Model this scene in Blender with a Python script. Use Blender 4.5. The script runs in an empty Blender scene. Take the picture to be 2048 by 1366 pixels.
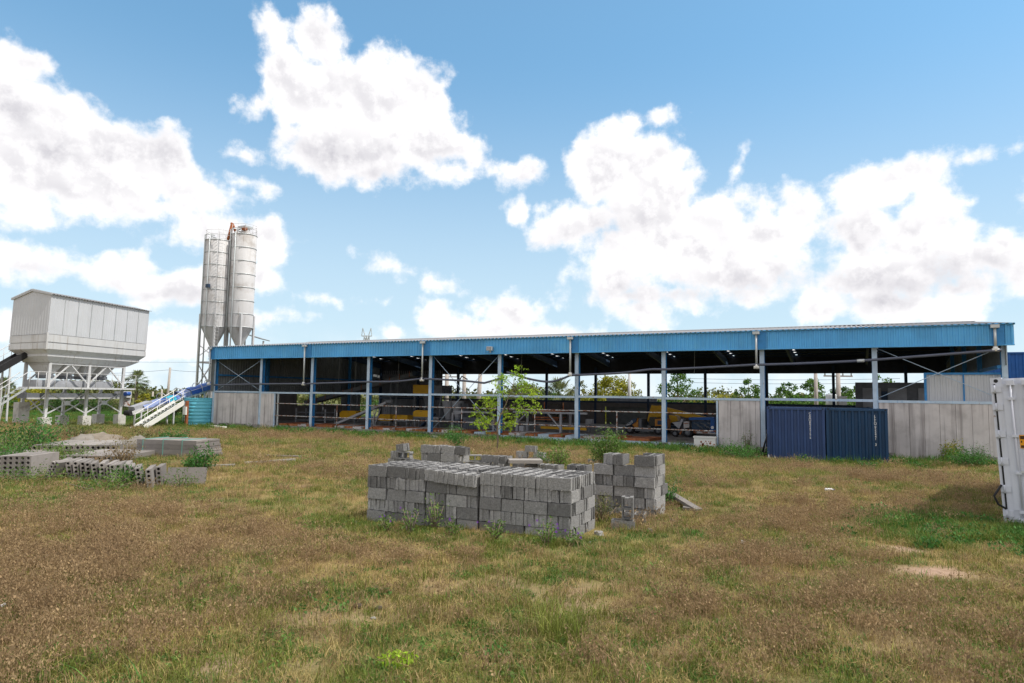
import bpy, math, random
import numpy as np
from mathutils import Vector, Matrix, Quaternion, noise as mnoise
rnd = random.Random(7)
NR = np.random.default_rng(11)
scene = bpy.context.scene
COL = scene.collection
R = math.radians

# ------------------------------------------------------------------ camera
CAM = Vector((44.07, -35.8152, 2.6874)); YAW, PITCH, ROLL, FOC = -.4713, .0792, .0133, 1338.59
cy_, sy_ = math.cos(YAW), math.sin(YAW)
FWD = Vector((sy_*math.cos(PITCH), cy_*math.cos(PITCH), math.sin(PITCH)))
_r0 = Vector((cy_, -sy_, 0)); _u0 = _r0.cross(FWD)
RGT = _r0*math.cos(ROLL) + _u0*math.sin(ROLL); UPV = -_r0*math.sin(ROLL) + _u0*math.cos(ROLL)
cam = bpy.data.cameras.new('camera'); camo = bpy.data.objects.new('camera', cam); COL.objects.link(camo)
cam.sensor_width = 36; cam.lens = FOC/2048*36; cam.clip_start = .1; cam.clip_end = 6000
m = Matrix((RGT, UPV, -FWD)).transposed().to_4x4(); m.translation = CAM
camo.matrix_world = m
scene.camera = camo

# ------------------------------------------------------------------ exposure, sun
scene.view_settings.view_transform = 'Standard'; scene.view_settings.look = 'None'
scene.view_settings.exposure = 0.75; scene.view_settings.gamma = 1
SUN_EL, SUN_PHI = R(58), R(-12)
SUN = Vector((math.cos(SUN_EL)*math.cos(SUN_PHI), -math.cos(SUN_EL)*math.sin(SUN_PHI), math.sin(SUN_EL)))
sl = bpy.data.lights.new('sun', 'SUN'); sl.energy = 2.5; sl.angle = R(.6); sl.color = (1, .95, .87)
so = bpy.data.objects.new('sun', sl); COL.objects.link(so); so.rotation_euler = SUN.to_track_quat('Z', 'Y').to_euler()
so.location = (60, -20, 60)
scene.cycles.max_bounces = 6; scene.cycles.diffuse_bounces = 3; scene.cycles.glossy_bounces = 2
scene.cycles.transmission_bounces = 3; scene.cycles.transparent_max_bounces = 6

def ray(px, py): return FWD + RGT*((px-1024)/FOC) - UPV*((py-683)/FOC)
def atD(px, py, D): return CAM + ray(px, py)*D
def onY(px, py, Y):
    d = ray(px, py); return CAM + d*((Y-CAM.y)/d.y)
def smooth(t): t = min(1, max(0, t)); return t*t*(3-2*t)
def hgt(x, y):
    h = .42*smooth((-6-y)/10)
    h -= .13*math.exp(-((x-43)**2+(y+4)**2)/18)
    h += .035*math.sin(x*.9+1.3*math.sin(y*.7))*math.sin(y*.8+.5*math.sin(x*.5))*smooth((-1-y)/3)
    return h
def G(px, py):
    d = ray(px, py); z = .2; P = CAM
    for _ in range(12):
        P = CAM + d*((z-CAM.z)/d.z); z = hgt(P.x, P.y)
    return Vector((P.x, P.y, z))

# ------------------------------------------------------------------ world: sky and clouds
world = bpy.data.worlds.new('World'); scene.world = world; world.use_nodes = True
class NT:
    def __init__(s, t): s.t = t; t.nodes.clear()
    def n(s, ty, **kw):
        nd = s.t.nodes.new(ty)
        for k, v in kw.items(): setattr(nd, k, v)
        return nd
    def l(s, a, b): s.t.links.new(a, b)
    def math(s, op, a, b=None, c=None, clamp=False):
        nd = s.n('ShaderNodeMath', operation=op, use_clamp=clamp)
        for i, v in enumerate((a, b, c)):
            if v is None: continue
            if isinstance(v, (int, float)): nd.inputs[i].default_value = v
            else: s.l(v, nd.inputs[i])
        return nd.outputs[0]
    def mix(s, f, a, b, blend='MIX'):
        nd = s.n('ShaderNodeMix', data_type='RGBA', blend_type=blend)
        for i, v in ((0, f), (6, a), (7, b)):
            if isinstance(v, (int, float)): nd.inputs[i].default_value = v
            elif isinstance(v, (tuple, list)): nd.inputs[i].default_value = (*v[:3], 1)
            else: s.l(v, nd.inputs[i])
        return nd.outputs[2]
    def noise(s, vec, scale, detail=4, rough=.55, dist=0, w=None):
        nd = s.n('ShaderNodeTexNoise', noise_dimensions='4D' if w is not None else '3D')
        s.l(vec, nd.inputs['Vector'])
        if w is not None: s.l(w, nd.inputs['W'])
        nd.inputs['Scale'].default_value = scale; nd.inputs['Detail'].default_value = detail
        nd.inputs['Roughness'].default_value = rough; nd.inputs['Distortion'].default_value = dist
        return nd.outputs[0]
    def ramp(s, v, a, b, lo=0., hi=1.):
        nd = s.n('ShaderNodeMapRange', interpolation_type='SMOOTHSTEP')
        s.l(v, nd.inputs[0])
        for i, q in ((1, a), (2, b), (3, lo), (4, hi)): nd.inputs[i].default_value = q
        return nd.outputs[0]
CLOUDS = [  # centre x, centre y, half width, half height, tilt (pixels of the photograph, turned into sky directions)
 (35,118,60,52,0),(25,205,105,80,0),(150,255,120,70,-25),(90,340,180,95,0),(250,330,120,90,0),(335,318,58,62,0),(375,375,80,52,0),
 (425,392,45,22,0),(230,405,190,42,0),(50,415,90,36,0),
 (548,70,32,56,5),(572,150,52,70,-20),(640,85,55,70,30),(640,205,110,80,-20),(760,185,105,88,0),(848,205,55,75,-20),(690,290,125,78,0),
 (840,280,110,68,0),(925,298,55,36,-25),(720,340,105,34,0),(900,345,55,26,0),(590,275,55,28,30),(522,210,36,22,10),
 (1035,343,55,28,0),
 (1315,232,26,20,0),(1240,262,68,26,10),(1220,330,100,78,10),(1300,395,105,125,0),(1150,445,95,42,15),(1034,428,24,26,0),
 (1330,500,190,62,0),(1450,535,200,55,0),(1420,450,85,62,0),(1505,400,60,24,-10),(1595,415,55,36,0),(1230,555,85,40,0),(1340,590,220,26,0),
 (1530,470,110,50,0),
 (1745,385,100,58,0),(1835,355,85,42,0),(1935,322,68,16,8),(1870,405,55,58,0),(1720,455,100,55,0),(1830,480,110,70,0),(1790,540,185,55,0),
 (1965,520,95,42,0),(2000,490,36,32,0),(2070,545,80,52,0),(1900,570,150,24,0),(1478,332,12,28,-25),(2052,395,14,22,0),
 (1640,615,68,42,10),(1760,615,90,45,0),(1860,615,120,38,0),(1925,625,36,32,0),(1285,628,58,34,0),
 (868,625,34,34,0),(910,652,60,30,0),(1020,625,66,40,0),(1000,660,150,24,0),(1105,662,60,18,0),(790,666,38,15,0),(780,530,44,14,-22),
 (870,564,34,14,0),(665,593,30,7,0),
 (40,520,95,38,0),(120,528,28,10,0),
 (245,552,92,42,0),(335,578,110,42,0),(420,580,80,40,0),(520,560,48,28,0),(455,470,118,44,0),(385,455,55,34,0),(540,485,46,42,-25),
 (545,632,52,16,0),(490,312,38,10,-8),(503,370,28,16,-15),(340,690,90,44,0),(15,655,50,36,0)]
GREYS = [(40,235,120,50,0,.5),(120,300,190,40,-20,.7),(330,300,70,50,0,.35),(260,390,160,30,-10,.35),(700,320,130,45,-5,.75),(620,280,70,30,20,.4),(860,320,80,30,0,.4),
 (1130,470,90,26,15,.6),(1230,450,90,40,20,.6),(1500,560,180,28,0,.7),(1250,590,110,26,0,.7),(1400,590,190,20,0,.6),(1830,560,170,36,0,.9),(1760,600,90,30,0,.7),
 (1700,480,70,60,0,.45),(1900,440,70,40,0,.3),(350,600,120,24,0,.5),(250,575,70,16,0,.35),(60,535,90,16,0,.55),(1040,355,40,10,0,.4),(470,490,90,20,0,.25)]
def azel(px, py):
    d = ray(px, py).normalized(); return math.atan2(d.x, d.y)-YAW, math.asin(d.z)
def build_world():
    w = NT(world.node_tree)
    tc = w.n('ShaderNodeTexCoord').outputs['Generated']
    sp = w.n('ShaderNodeSeparateXYZ'); w.l(tc, sp.inputs[0])
    az = w.math('ARCTAN2', sp.outputs[0], sp.outputs[1]); az = w.math('SUBTRACT', az, YAW)
    az = w.math('WRAP', az, math.pi, -math.pi)
    el = w.math('ARCSINE', sp.outputs[2])
    cb = w.n('ShaderNodeCombineXYZ'); w.l(az, cb.inputs[0]); w.l(el, cb.inputs[1]); P0 = cb.outputs[0]
    # domain warp, so that blob outlines turn into billows
    n1 = w.n('ShaderNodeTexNoise'); w.l(P0, n1.inputs['Vector']); n1.inputs['Scale'].default_value = 20; n1.inputs['Detail'].default_value = 3
    wv = w.n('ShaderNodeVectorMath', operation='MULTIPLY_ADD'); w.l(n1.outputs['Color'], wv.inputs[0]); wv.inputs[1].default_value = (.034, .032, 0)
    off = w.n('ShaderNodeVectorMath', operation='ADD'); w.l(P0, off.inputs[0]); off.inputs[1].default_value = (-.017, -.016, 0)
    w.l(off.outputs[0], wv.inputs[2]); PW = P = wv.outputs[0]
    def field(blobs, smoothk, soft):
        cur = None; P = P0 if soft else PW
        for b in blobs:
            a, e = azel(b[0], b[1]); a1, e1 = azel(b[0]+b[2], b[1]); a2, e2 = azel(b[0], b[1]-b[3])
            rx = max(.004, math.hypot(a1-a, e1-e)); ry = max(.004, math.hypot(a2-a, e2-e))
            if b[4]:
                mp = w.n('ShaderNodeMapping', vector_type='TEXTURE')
                w.l(P, mp.inputs[0]); mp.inputs[1].default_value = (a, e, 0); mp.inputs[2].default_value = (0, 0, R(b[4])); mp.inputs[3].default_value = (rx, ry, 1)
            else:
                mp = w.n('ShaderNodeVectorMath', operation='MULTIPLY_ADD'); w.l(P, mp.inputs[0]); mp.inputs[1].default_value = (1/rx, 1/ry, 0); mp.inputs[2].default_value = (-a/rx, -e/ry, 0)
            ln = w.n('ShaderNodeVectorMath', operation='LENGTH'); w.l(mp.outputs[0], ln.inputs[0])
            if soft: r = b[5]; d = w.math('MULTIPLY_ADD', ln.outputs[1], -r*.75, r*1.3)
            else: r = min(rx, ry, .05); d = w.math('MULTIPLY_ADD', ln.outputs[1], -r, r)
            cur = d if cur is None else w.math('SMOOTH_MAX', cur, d, smoothk)
        return cur
    F_ = w.math('SMOOTH_MAX', field(CLOUDS[:40], .008, False), field(CLOUDS[40:], .008, False), .008)
    # elsewhere in the sky (behind the camera, above the frame): noise clouds, their unseen cover raised as fill for the facade
    ng = w.noise(tc, 2.2, 5, .6)
    gen = w.math('MULTIPLY_ADD', ng, .5, -.205)
    inside = w.math('MULTIPLY', w.math('LESS_THAN', w.math('ABSOLUTE', az), .78), w.math('LESS_THAN', el, .62))
    gen = w.math('SUBTRACT', gen, w.math('MULTIPLY', inside, 1.))
    F_ = w.math('MAXIMUM', F_, gen)
    nb = w.noise(P0, 24, 8, .62); nc = w.noise(P0, 110, 5, .65)
    vor = w.n('ShaderNodeTexVoronoi', feature='SMOOTH_F1', distance='EUCLIDEAN'); w.l(P, vor.inputs['Vector']); vor.inputs['Scale'].default_value = 34; vor.inputs['Smoothness'].default_value = .5
    F_ = w.math('ADD', F_, w.math('MULTIPLY_ADD', nb, .056, -.0230))
    F_ = w.math('ADD', F_, w.math('MULTIPLY_ADD', nc, .008, -.004))
    F_ = w.math('ADD', F_, w.math('MULTIPLY_ADD', vor.outputs[0], -.016, .006))
    mask = w.ramp(F_, -.006, .016)
    grey = w.ramp(field(GREYS, .15, True), 0, 1.)
    # relief inside the clouds: the same noise, compared a little higher up
    up = w.n('ShaderNodeVectorMath', operation='ADD'); w.l(P0, up.inputs[0]); up.inputs[1].default_value = (.006, .012, 0)
    nb2 = w.noise(up.outputs[0], 24, 8, .62)
    rel = w.ramp(w.math('SUBTRACT', nb, nb2), -.10, .13, 1, 0)
    edge = w.ramp(F_, .0, .03, .15, 1)
    v2 = w.n('ShaderNodeTexVoronoi', feature='SMOOTH_F1'); w.l(PW, v2.inputs['Vector']); v2.inputs['Scale'].default_value = 17; v2.inputs['Smoothness'].default_value = .35
    dn = w.n('ShaderNodeVectorMath', operation='ADD'); w.l(PW, dn.inputs[0]); dn.inputs[1].default_value = (.006, .016, 0)
    v3 = w.n('ShaderNodeTexVoronoi', feature='SMOOTH_F1'); w.l(dn.outputs[0], v3.inputs['Vector']); v3.inputs['Scale'].default_value = 17; v3.inputs['Smoothness'].default_value = .35
    bil = w.ramp(w.math('SUBTRACT', v3.outputs[0], v2.outputs[0]), -.22, .2, 1., .0)
    both = w.math('MULTIPLY_ADD', rel, .30, w.math('MULTIPLY', bil, .30))
    sh = w.math('MULTIPLY_ADD', w.math('MULTIPLY', both, edge), 1.15, w.math('MULTIPLY', grey, .40), clamp=True)
    ccol = w.mix(sh, (.72, .71, .71), (.40, .392, .42))
    sky = w.n('ShaderNodeTexSky', sky_type='NISHITA'); sky.sun_disc = False
    sky.sun_elevation = SUN_EL; sky.sun_rotation = math.atan2(SUN.x, SUN.y); sky.altitude = 100; sky.air_density = 1.0; sky.dust_density = .6; sky.ozone_density = 1.6
    tint = w.mix(w.ramp(el, -.02, .55), (.057, .064, .076), (.098, .130, .124)); skc = w.mix(1., sky.outputs[0], tint, 'MULTIPLY')
    skc = w.mix(w.ramp(el, .0, .50, .88, .06), skc, (.42, .535, .60))
    hs = w.n('ShaderNodeHueSaturation'); w.l(skc, hs.inputs['Color']); hs.inputs['Saturation'].default_value = 1.05; hs.inputs['Value'].default_value = 1.0
    b1 = w.n('ShaderNodeBackground'); w.l(hs.outputs[0], b1.inputs[0]); b1.inputs[1].default_value = 1.0
    b2 = w.n('ShaderNodeBackground'); w.l(ccol, b2.inputs[0]); b2.inputs[1].default_value = 1.0
    # thin white layer low over the horizon
    low = w.ramp(el, .02, .11, .5, 0)
    lown = w.math('MULTIPLY', low, w.ramp(w.noise(P0, 9, 5, .6), .3, .62))
    mk = w.math('MAXIMUM', mask, lown)
    mx = w.n('ShaderNodeMixShader'); w.l(mk, mx.inputs[0]); w.l(b1.outputs[0], mx.inputs[1]); w.l(b2.outputs[0], mx.inputs[2])
    out = w.n('ShaderNodeOutputWorld'); w.l(mx.outputs[0], out.inputs[0])
build_world()
world.cycles.sampling_method = 'MANUAL'; world.cycles.sample_map_resolution = 256

# ------------------------------------------------------------------ materials
def material(name, col, rough=.7, metal=0., var=.12, vscale=3., col2=None, thr=(.55, .7), mscale=4., streak=None, streak_col=None, sthr=(.5, .75),
             bump=0., bscale=30., per_object=0., spec=.3, translucent=0., island=0., attr=None):
    mt = bpy.data.materials.new(name); mt.use_nodes = True
    w = NT(mt.node_tree)
    tc = w.n('ShaderNodeTexCoord').outputs['Object']
    oi = w.n('ShaderNodeObjectInfo').outputs['Random']
    seed = w.math('MULTIPLY', oi, 50.)
    c = w.n('ShaderNodeRGB'); c.outputs[0].default_value = (*col, 1); c = c.outputs[0]
    if col2:
        c = w.mix(w.ramp(w.noise(tc, mscale, 6, .6, w=seed), *thr), c, col2)
    if streak:
        mp = w.n('ShaderNodeMapping'); w.l(tc, mp.inputs[0]); mp.inputs[3].default_value = streak
        c = w.mix(w.ramp(w.noise(mp.outputs[0], 1, 5, .6, w=seed), *sthr), c, streak_col or tuple(x*.5 for x in col))
    if var:
        v = w.ramp(w.noise(tc, vscale, 5, .6, w=seed), .25, .75, 1-var, 1+var)
        if per_object: v = w.math('MULTIPLY', v, w.ramp(oi, 0, 1, 1-per_object, 1+per_object))
        if island:
            g = w.n('ShaderNodeNewGeometry').outputs['Random Per Island']
            v = w.math('MULTIPLY', v, w.ramp(g, 0, 1, 1-island, 1+island))
        cmb = w.n('ShaderNodeCombineColor'); [w.l(v, cmb.inputs[i]) for i in range(3)]
        c = w.mix(1., c, cmb.outputs[0], 'MULTIPLY')
    b = w.n('ShaderNodeBsdfPrincipled'); w.l(c, b.inputs['Base Color'])
    b.inputs['Roughness'].default_value = rough; b.inputs['Metallic'].default_value = metal; b.inputs['Specular IOR Level'].default_value = spec
    if bump:
        bp = w.n('ShaderNodeBump'); bp.inputs['Strength'].default_value = bump; bp.inputs['Distance'].default_value = .02
        w.l(w.noise(tc, bscale, 6, .65), bp.inputs['Height']); w.l(bp.outputs[0], b.inputs['Normal'])
    sh = b.outputs[0]
    if translucent:
        tr = w.n('ShaderNodeBsdfTranslucent'); w.l(c, tr.inputs[0])
        mx = w.n('ShaderNodeMixShader'); mx.inputs[0].default_value = translucent; w.l(sh, mx.inputs[1]); w.l(tr.outputs[0], mx.inputs[2]); sh = mx.outputs[0]
    o = w.n('ShaderNodeOutputMaterial'); w.l(sh, o.inputs[0])
    return mt
RUST = (.20, .075, .035)
M_ = dict(
 fascia=material('blue_sheet', (.085, .38, .72), .45, var=.16, vscale=.7, col2=(.11, .40, .66), thr=(.5, .75), mscale=.9, streak=(3, 3, .25), streak_col=(.07, .31, .62), sthr=(.5, .8), spec=.5),
 steel_blue=material('pale_blue_paint', (.45, .56, .69), .5, var=.12, vscale=2, col2=(.33, .17, .11), thr=(.63, .70), mscale=5, streak=(9, 9, .8), streak_col=(.30, .46, .64), sthr=(.5, .7)),
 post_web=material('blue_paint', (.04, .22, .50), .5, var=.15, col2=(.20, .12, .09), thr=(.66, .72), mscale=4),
 rail=material('flaking_rail_paint', (.46, .47, .47), .7, col2=RUST, thr=(.47, .55), mscale=9, var=.15),
 wall=material('weathered_concrete_panel', (.58, .545, .545), .9, var=.12, vscale=.9, col2=(.45, .42, .42), thr=(.45, .7), mscale=1.5, streak=(4.5, 4.5, .16), streak_col=(.25, .225, .225), sthr=(.46, .72), bump=.25, bscale=14),
 footing=material('pale_footing_concrete', (.56, .54, .51), .9, var=.15, vscale=2, col2=(.36, .33, .31), thr=(.5, .7), mscale=2.5, bump=.3),
 concrete=material('old_concrete', (.36, .34, .32), .9, var=.2, vscale=3, col2=(.24, .22, .2), thr=(.5, .7), bump=.3),
 floor=material('dusty_floor', (.26, .24, .235), .9, var=.2, vscale=.8, col2=(.15, .13, .115), thr=(.5, .7), mscale=.7),
 block=material('block_concrete', (.225, .222, .22), .95, var=.30, vscale=45, col2=(.37, .365, .36), thr=(.55, .72), mscale=4.5, per_object=.36, bump=.5, bscale=70),
 slab=material('slab_concrete', (.245, .225, .21), .95, var=.16, vscale=3, col2=(.17, .155, .145), thr=(.46, .7), mscale=3, per_object=.2, bump=.3, bscale=40),
 roof=material('galvanised_roof_sheet', (.24, .24, .25), .65, .1, var=.1, col2=(.25, .24, .23), thr=(.55, .75), mscale=.6),
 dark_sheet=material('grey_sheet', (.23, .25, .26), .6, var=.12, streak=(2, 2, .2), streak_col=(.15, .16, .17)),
 shade_sheet=material('painted_interior_shade', (.045, .048, .055), .8, var=.2),  # near-black colour that paints in the shade under the roof
 shaded_wall=material('shade_toned_concrete', (.17, .155, .15), .9, var=.15, streak=(4, 4, .2), streak_col=(.1, .09, .09)),  # streaked darker copy of the wall concrete, indoor shade put into its colour
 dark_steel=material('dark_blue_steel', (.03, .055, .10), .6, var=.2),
 galv=material('galvanised_pipe', (.50, .53, .54), .45, .3, var=.1, streak=(8, 8, .6), streak_col=(.38, .4, .4)),
 pipe=material('dark_grey_pipe', (.085, .095, .135), .4, var=.15, spec=.5),
 white_pvc=material('white_plastic', (.78, .77, .74), .5, var=.05),
 white=material('white_paint', (.56, .565, .575), .5, var=.06, vscale=1, col2=(.42, .30, .24), thr=(.70, .78), mscale=3, streak=(5, 5, .35), streak_col=(.38, .35, .32), sthr=(.50, .76)),
 white_sheet=material('white_cladding', (.53, .545, .575), .45, var=.05, vscale=.7, streak=(3, 3, .2), streak_col=(.45, .455, .47), sthr=(.5, .9)),
 silo=material('silo_paint', (.58, .575, .58), .55, var=.08, vscale=.8, col2=(.40, .375, .355), thr=(.46, .66), mscale=.7, streak=(5, 5, .25), streak_col=(.27, .235, .20), sthr=(.54, .80)),
 rust=material('rust', (.30, .10, .04), .9, var=.3, vscale=4, col2=(.42, .22, .12), thr=(.52, .72)),
 rust_pale=material('rust_and_old_white_paint', (.52, .50, .50), .8, var=.2, col2=RUST, thr=(.5, .6), mscale=3),
 rust_blue=material('pale_blue_worn_paint', (.38, .46, .55), .7, var=.15, col2=(.3, .2, .15), thr=(.6, .7), mscale=3),
 tank=material('cyan_tank', (.14, .54, .70), .35, var=.06, vscale=.7, spec=.5),
 tarp=material('blue_tarpaulin', (.02, .085, .36), .45, var=.25, vscale=2.5, col2=(.05, .15, .42), thr=(.45, .7), mscale=1.2, spec=.5),
 tarp_pale=material('faded_tarpaulin', (.20, .26, .47), .6, var=.2, vscale=3),
 cyan=material('cyan_cloth', (.03, .40, .55), .6, var=.1),
 blue_box=material('container_blue', (.028, .062, .17), .5, var=.12, vscale=1.3, streak=(6, 6, .4), streak_col=(.045, .075, .15), sthr=(.5, .8), spec=.4),
 blue_box2=material('container_deep_blue', (.006, .042, .11), .45, var=.12, vscale=1.3, streak=(6, 6, .4), streak_col=(.012, .04, .09), sthr=(.5, .8), spec=.4),
 blue_wall=material('bright_blue_sheet', (.015, .095, .33), .5, var=.1),
 box_white=material('container_white', (.56, .585, .66), .5, var=.06, vscale=2, col2=(.24, .15, .10), thr=(.64, .70), mscale=6, streak=(9, 9, .5), streak_col=(.42, .42, .46), sthr=(.5, .8)),
 rubber=material('black_rubber', (.02, .02, .022), .7, var=.2),
 yellow=material('machine_yellow', (.62, .34, .012), .5, var=.1, col2=(.3, .17, .05), thr=(.62, .75)),
 orange=material('loader_orange', (.50, .20, .03), .5, var=.15, col2=(.25, .11, .04), thr=(.6, .75)),
 machine=material('machine_grey', (.16, .17, .19), .6, var=.2, vscale=3),
 light_machine=material('light_machine_grey', (.34, .35, .38), .6, var=.15),
 sticker=material('yellow_sticker', (.75, .33, .01), .5, var=.05),
 ink=material('dark_print', (.06, .03, .01), .6, var=0),
 lettering=material('white_lettering', (.85, .85, .87), .5, var=.04),
 skylight=material('translucent_sheet', (.85, .87, .88), .4, var=0, translucent=.75),
 dung=material('dry_dung', (.07, .055, .04), .95, var=.3, vscale=8),
 bark=material('bark', (.20, .155, .12), .9, var=.3, vscale=8),
 pole=material('weathered_pole', (.40, .36, .33), .9, var=.15),
 glass=material('dark_glass', (.02, .025, .03), .1, var=0, spec=.6),
 sand=material('sand_heap', (.21, .19, .165), .95, var=.15, bump=.4),
 soil=material('soil_heap', (.20, .17, .135), .95, var=.2, vscale=4, bump=.4),
 plasterwhite=material('white_render', (.70, .69, .68), .85, var=.08, col2=(.45, .25, .24), thr=(.68, .74), mscale=2.5),
 string=material('green_strap', (.14, .34, .29), .6, var=.1),
 paper=material('white_litter', (.85, .85, .85), .6, var=.03),
)
def leafmat(name, col, col2, tr=.35):
    return material(name, col, .6, var=.22, vscale=.8, col2=col2, thr=(.4, .62), mscale=.9, island=.35, translucent=tr, spec=.25)
L_ = dict(
 young=leafmat('young_leaf', (.26, .42, .03), (.38, .50, .05), .5),
 green=leafmat('green_leaf', (.055, .13, .02), (.10, .19, .03)),
 dark=leafmat('dark_leaf', (.035, .085, .02), (.06, .12, .025)),
 olive=leafmat('olive_leaf', (.10, .13, .04), (.17, .17, .06)),
 yellow=leafmat('yellow_green_leaf', (.20, .22, .02), (.34, .31, .03)),
 palm=leafmat('palm_leaf', (.10, .15, .05), (.19, .20, .09)),
 weed=leafmat('weed_leaf', (.09, .17, .035), (.15, .23, .05)),
 bush=leafmat('bush_leaf', (.05, .15, .03), (.08, .20, .04)),
 brown=leafmat('dry_leaf', (.22, .15, .07), (.16, .16, .05)),
 dry=leafmat('dry_grass', (.36, .275, .11), (.445, .35, .145), .36),
 seed=leafmat('seed_grass', (.275, .185, .10), (.35, .25, .135), .32),
 turf=leafmat('green_grass', (.135, .175, .03), (.22, .225, .05), .35),
 lush=leafmat('lush_grass', (.06, .16, .025), (.10, .205, .035), .38),
 flower=material('purple_petal', (.30, .12, .55), .6, var=.1, translucent=.3),
)

# ------------------------------------------------------------------ mesh helpers
class MB:
    def __init__(s): s.v = []; s.f = []; s.sm = []
    def add(s, vs, fs, smooth=False):
        o = len(s.v); s.v += [Vector(v) for v in vs]; s.f += [tuple(o+i for i in f) for f in fs]; s.sm += [smooth]*len(fs); return s
    def box(s, x0, x1, y0, y1, z0, z1, mt=None):
        vs = [Vector((x, y, z)) for z in (z0, z1) for y in (y0, y1) for x in (x0, x1)]
        if mt is not None: vs = [mt @ v for v in vs]
        return s.add(vs, [(0, 2, 3, 1), (4, 5, 7, 6), (0, 1, 5, 4), (2, 6, 7, 3), (0, 4, 6, 2), (1, 3, 7, 5)])
    def beam(s, a, b, w, h, up=(0, 0, 1)):     # rectangular bar from a to b
        a, b = Vector(a), Vector(b); d = (b-a); L = d.length; d.normalize(); up = Vector(up)
        if abs(d.dot(up)) > .98: up = Vector((1, 0, 0)) if abs(d.x) < .9 else Vector((0, 1, 0))
        sd = d.cross(up).normalized(); u = sd.cross(d)
        mt = Matrix((sd, d, u)).transposed().to_4x4(); mt.translation = a
        return s.box(-w/2, w/2, 0, L, -h/2, h/2, mt)
    def tube(s, pts, r, n=8, cap=True):
        pts = [Vector(p) for p in pts]; rs = r if isinstance(r, (list, tuple)) else [r]*len(pts)
        rings = []; o = len(s.v)
        d0 = (pts[1]-pts[0]).normalized(); ref = Vector((0, 0, 1)) if abs(d0.z) < .9 else Vector((1, 0, 0))
        sd = d0.cross(ref).normalized()
        for i, p in enumerate(pts):
            d = (pts[min(i+1, len(pts)-1)]-pts[max(i-1, 0)]).normalized()
            sd = (sd-d*sd.dot(d)).normalized(); u = d.cross(sd)
            for k in range(n):
                t = 2*math.pi*k/n; s.v.append(p+(sd*math.cos(t)+u*math.sin(t))*rs[i])
        for i in range(len(pts)-1):
            for k in range(n):
                a = o+i*n+k; b = o+i*n+(k+1) % n; s.f.append((a, b, b+n, a+n)); s.sm.append(True)
        if cap:
            s.f.append(tuple(o+k for k in reversed(range(n)))); s.f.append(tuple(o+(len(pts)-1)*n+k for k in range(n))); s.sm += [False, False]
        return s
    def prism(s, poly, mt, d0, d1):            # 2D outline extruded along local z of mt
        n = len(poly); vs = [mt @ Vector((p[0], p[1], d)) for d in (d0, d1) for p in poly]
        fs = [tuple(reversed(range(n))), tuple(range(n, 2*n))]+[(i, (i+1) % n, n+(i+1) % n, n+i) for i in range(n)]
        return s.add(vs, fs)
    def sheet(s, prof, a, b):                  # profile (list of points) swept from offset a to offset b
        n = len(prof); vs = [Vector(p)+Vector(a) for p in prof]+[Vector(p)+Vector(b) for p in prof]
        return s.add(vs, [(i, i+1, n+i+1, n+i) for i in range(n-1)])
    def lathe(s, prof, mt, n=24):              # prof: (radius, z)
        o = len(s.v)
        for r, z in prof:
            for k in range(n):
                t = 2*math.pi*k/n; s.v.append(mt @ Vector((r*math.cos(t), r*math.sin(t), z)))
        for i in range(len(prof)-1):
            for k in range(n):
                a = o+i*n+k; b = o+i*n+(k+1) % n; s.f.append((a, b, b+n, a+n)); s.sm.append(True)
        return s
    def mesh(s, name, mat, off=None):
        me = bpy.data.meshes.new(name); vs = [tuple(v-off) if off else tuple(v) for v in s.v]
        me.from_pydata(vs, [], s.f); me.polygons.foreach_set('use_smooth', s.sm); me.materials.append(mat); me.update(); return me
def grid_extrude(xs, ys, solid, z0, z1):
    mb = MB(); nx, ny = len(xs)-1, len(ys)-1; idx = {}
    def vid(i, j, k):
        if (i, j, k) not in idx: idx[(i, j, k)] = len(mb.v); mb.v.append(Vector((xs[i], ys[j], (z0, z1)[k])))
        return idx[(i, j, k)]
    S = lambda i, j: 0 <= i < nx and 0 <= j < ny and solid(i, j)
    for i in range(nx):
        for j in range(ny):
            if not S(i, j): continue
            mb.f.append((vid(i, j, 1), vid(i+1, j, 1), vid(i+1, j+1, 1), vid(i, j+1, 1))); mb.f.append((vid(i, j, 0), vid(i, j+1, 0), vid(i+1, j+1, 0), vid(i+1, j, 0)))
            if not S(i-1, j): mb.f.append((vid(i, j, 0), vid(i, j, 1), vid(i, j+1, 1), vid(i, j+1, 0)))
            if not S(i+1, j): mb.f.append((vid(i+1, j, 0), vid(i+1, j+1, 0), vid(i+1, j+1, 1), vid(i+1, j, 1)))
            if not S(i, j-1): mb.f.append((vid(i, j, 0), vid(i+1, j, 0), vid(i+1, j, 1), vid(i, j, 1)))
            if not S(i, j+1): mb.f.append((vid(i, j+1, 0), vid(i, j+1, 1), vid(i+1, j+1, 1), vid(i+1, j+1, 0)))
    mb.sm = [False]*len(mb.f); return mb
def tag(o, label=None, cat=None, group=None, kind=None):
    if label: o['label'] = label
    if cat: o['category'] = cat; o['kind'] = 'thing'
    if group: o['group'] = group
    if kind: o['kind'] = kind
    return o
def thing(name, label, cat, loc, group=None, rot=None):
    o = bpy.data.objects.new(name, None); COL.objects.link(o); o.location = loc; o.empty_display_size = .3
    if rot is not None: o.rotation_euler = rot
    return tag(o, label, cat, group)
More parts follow.
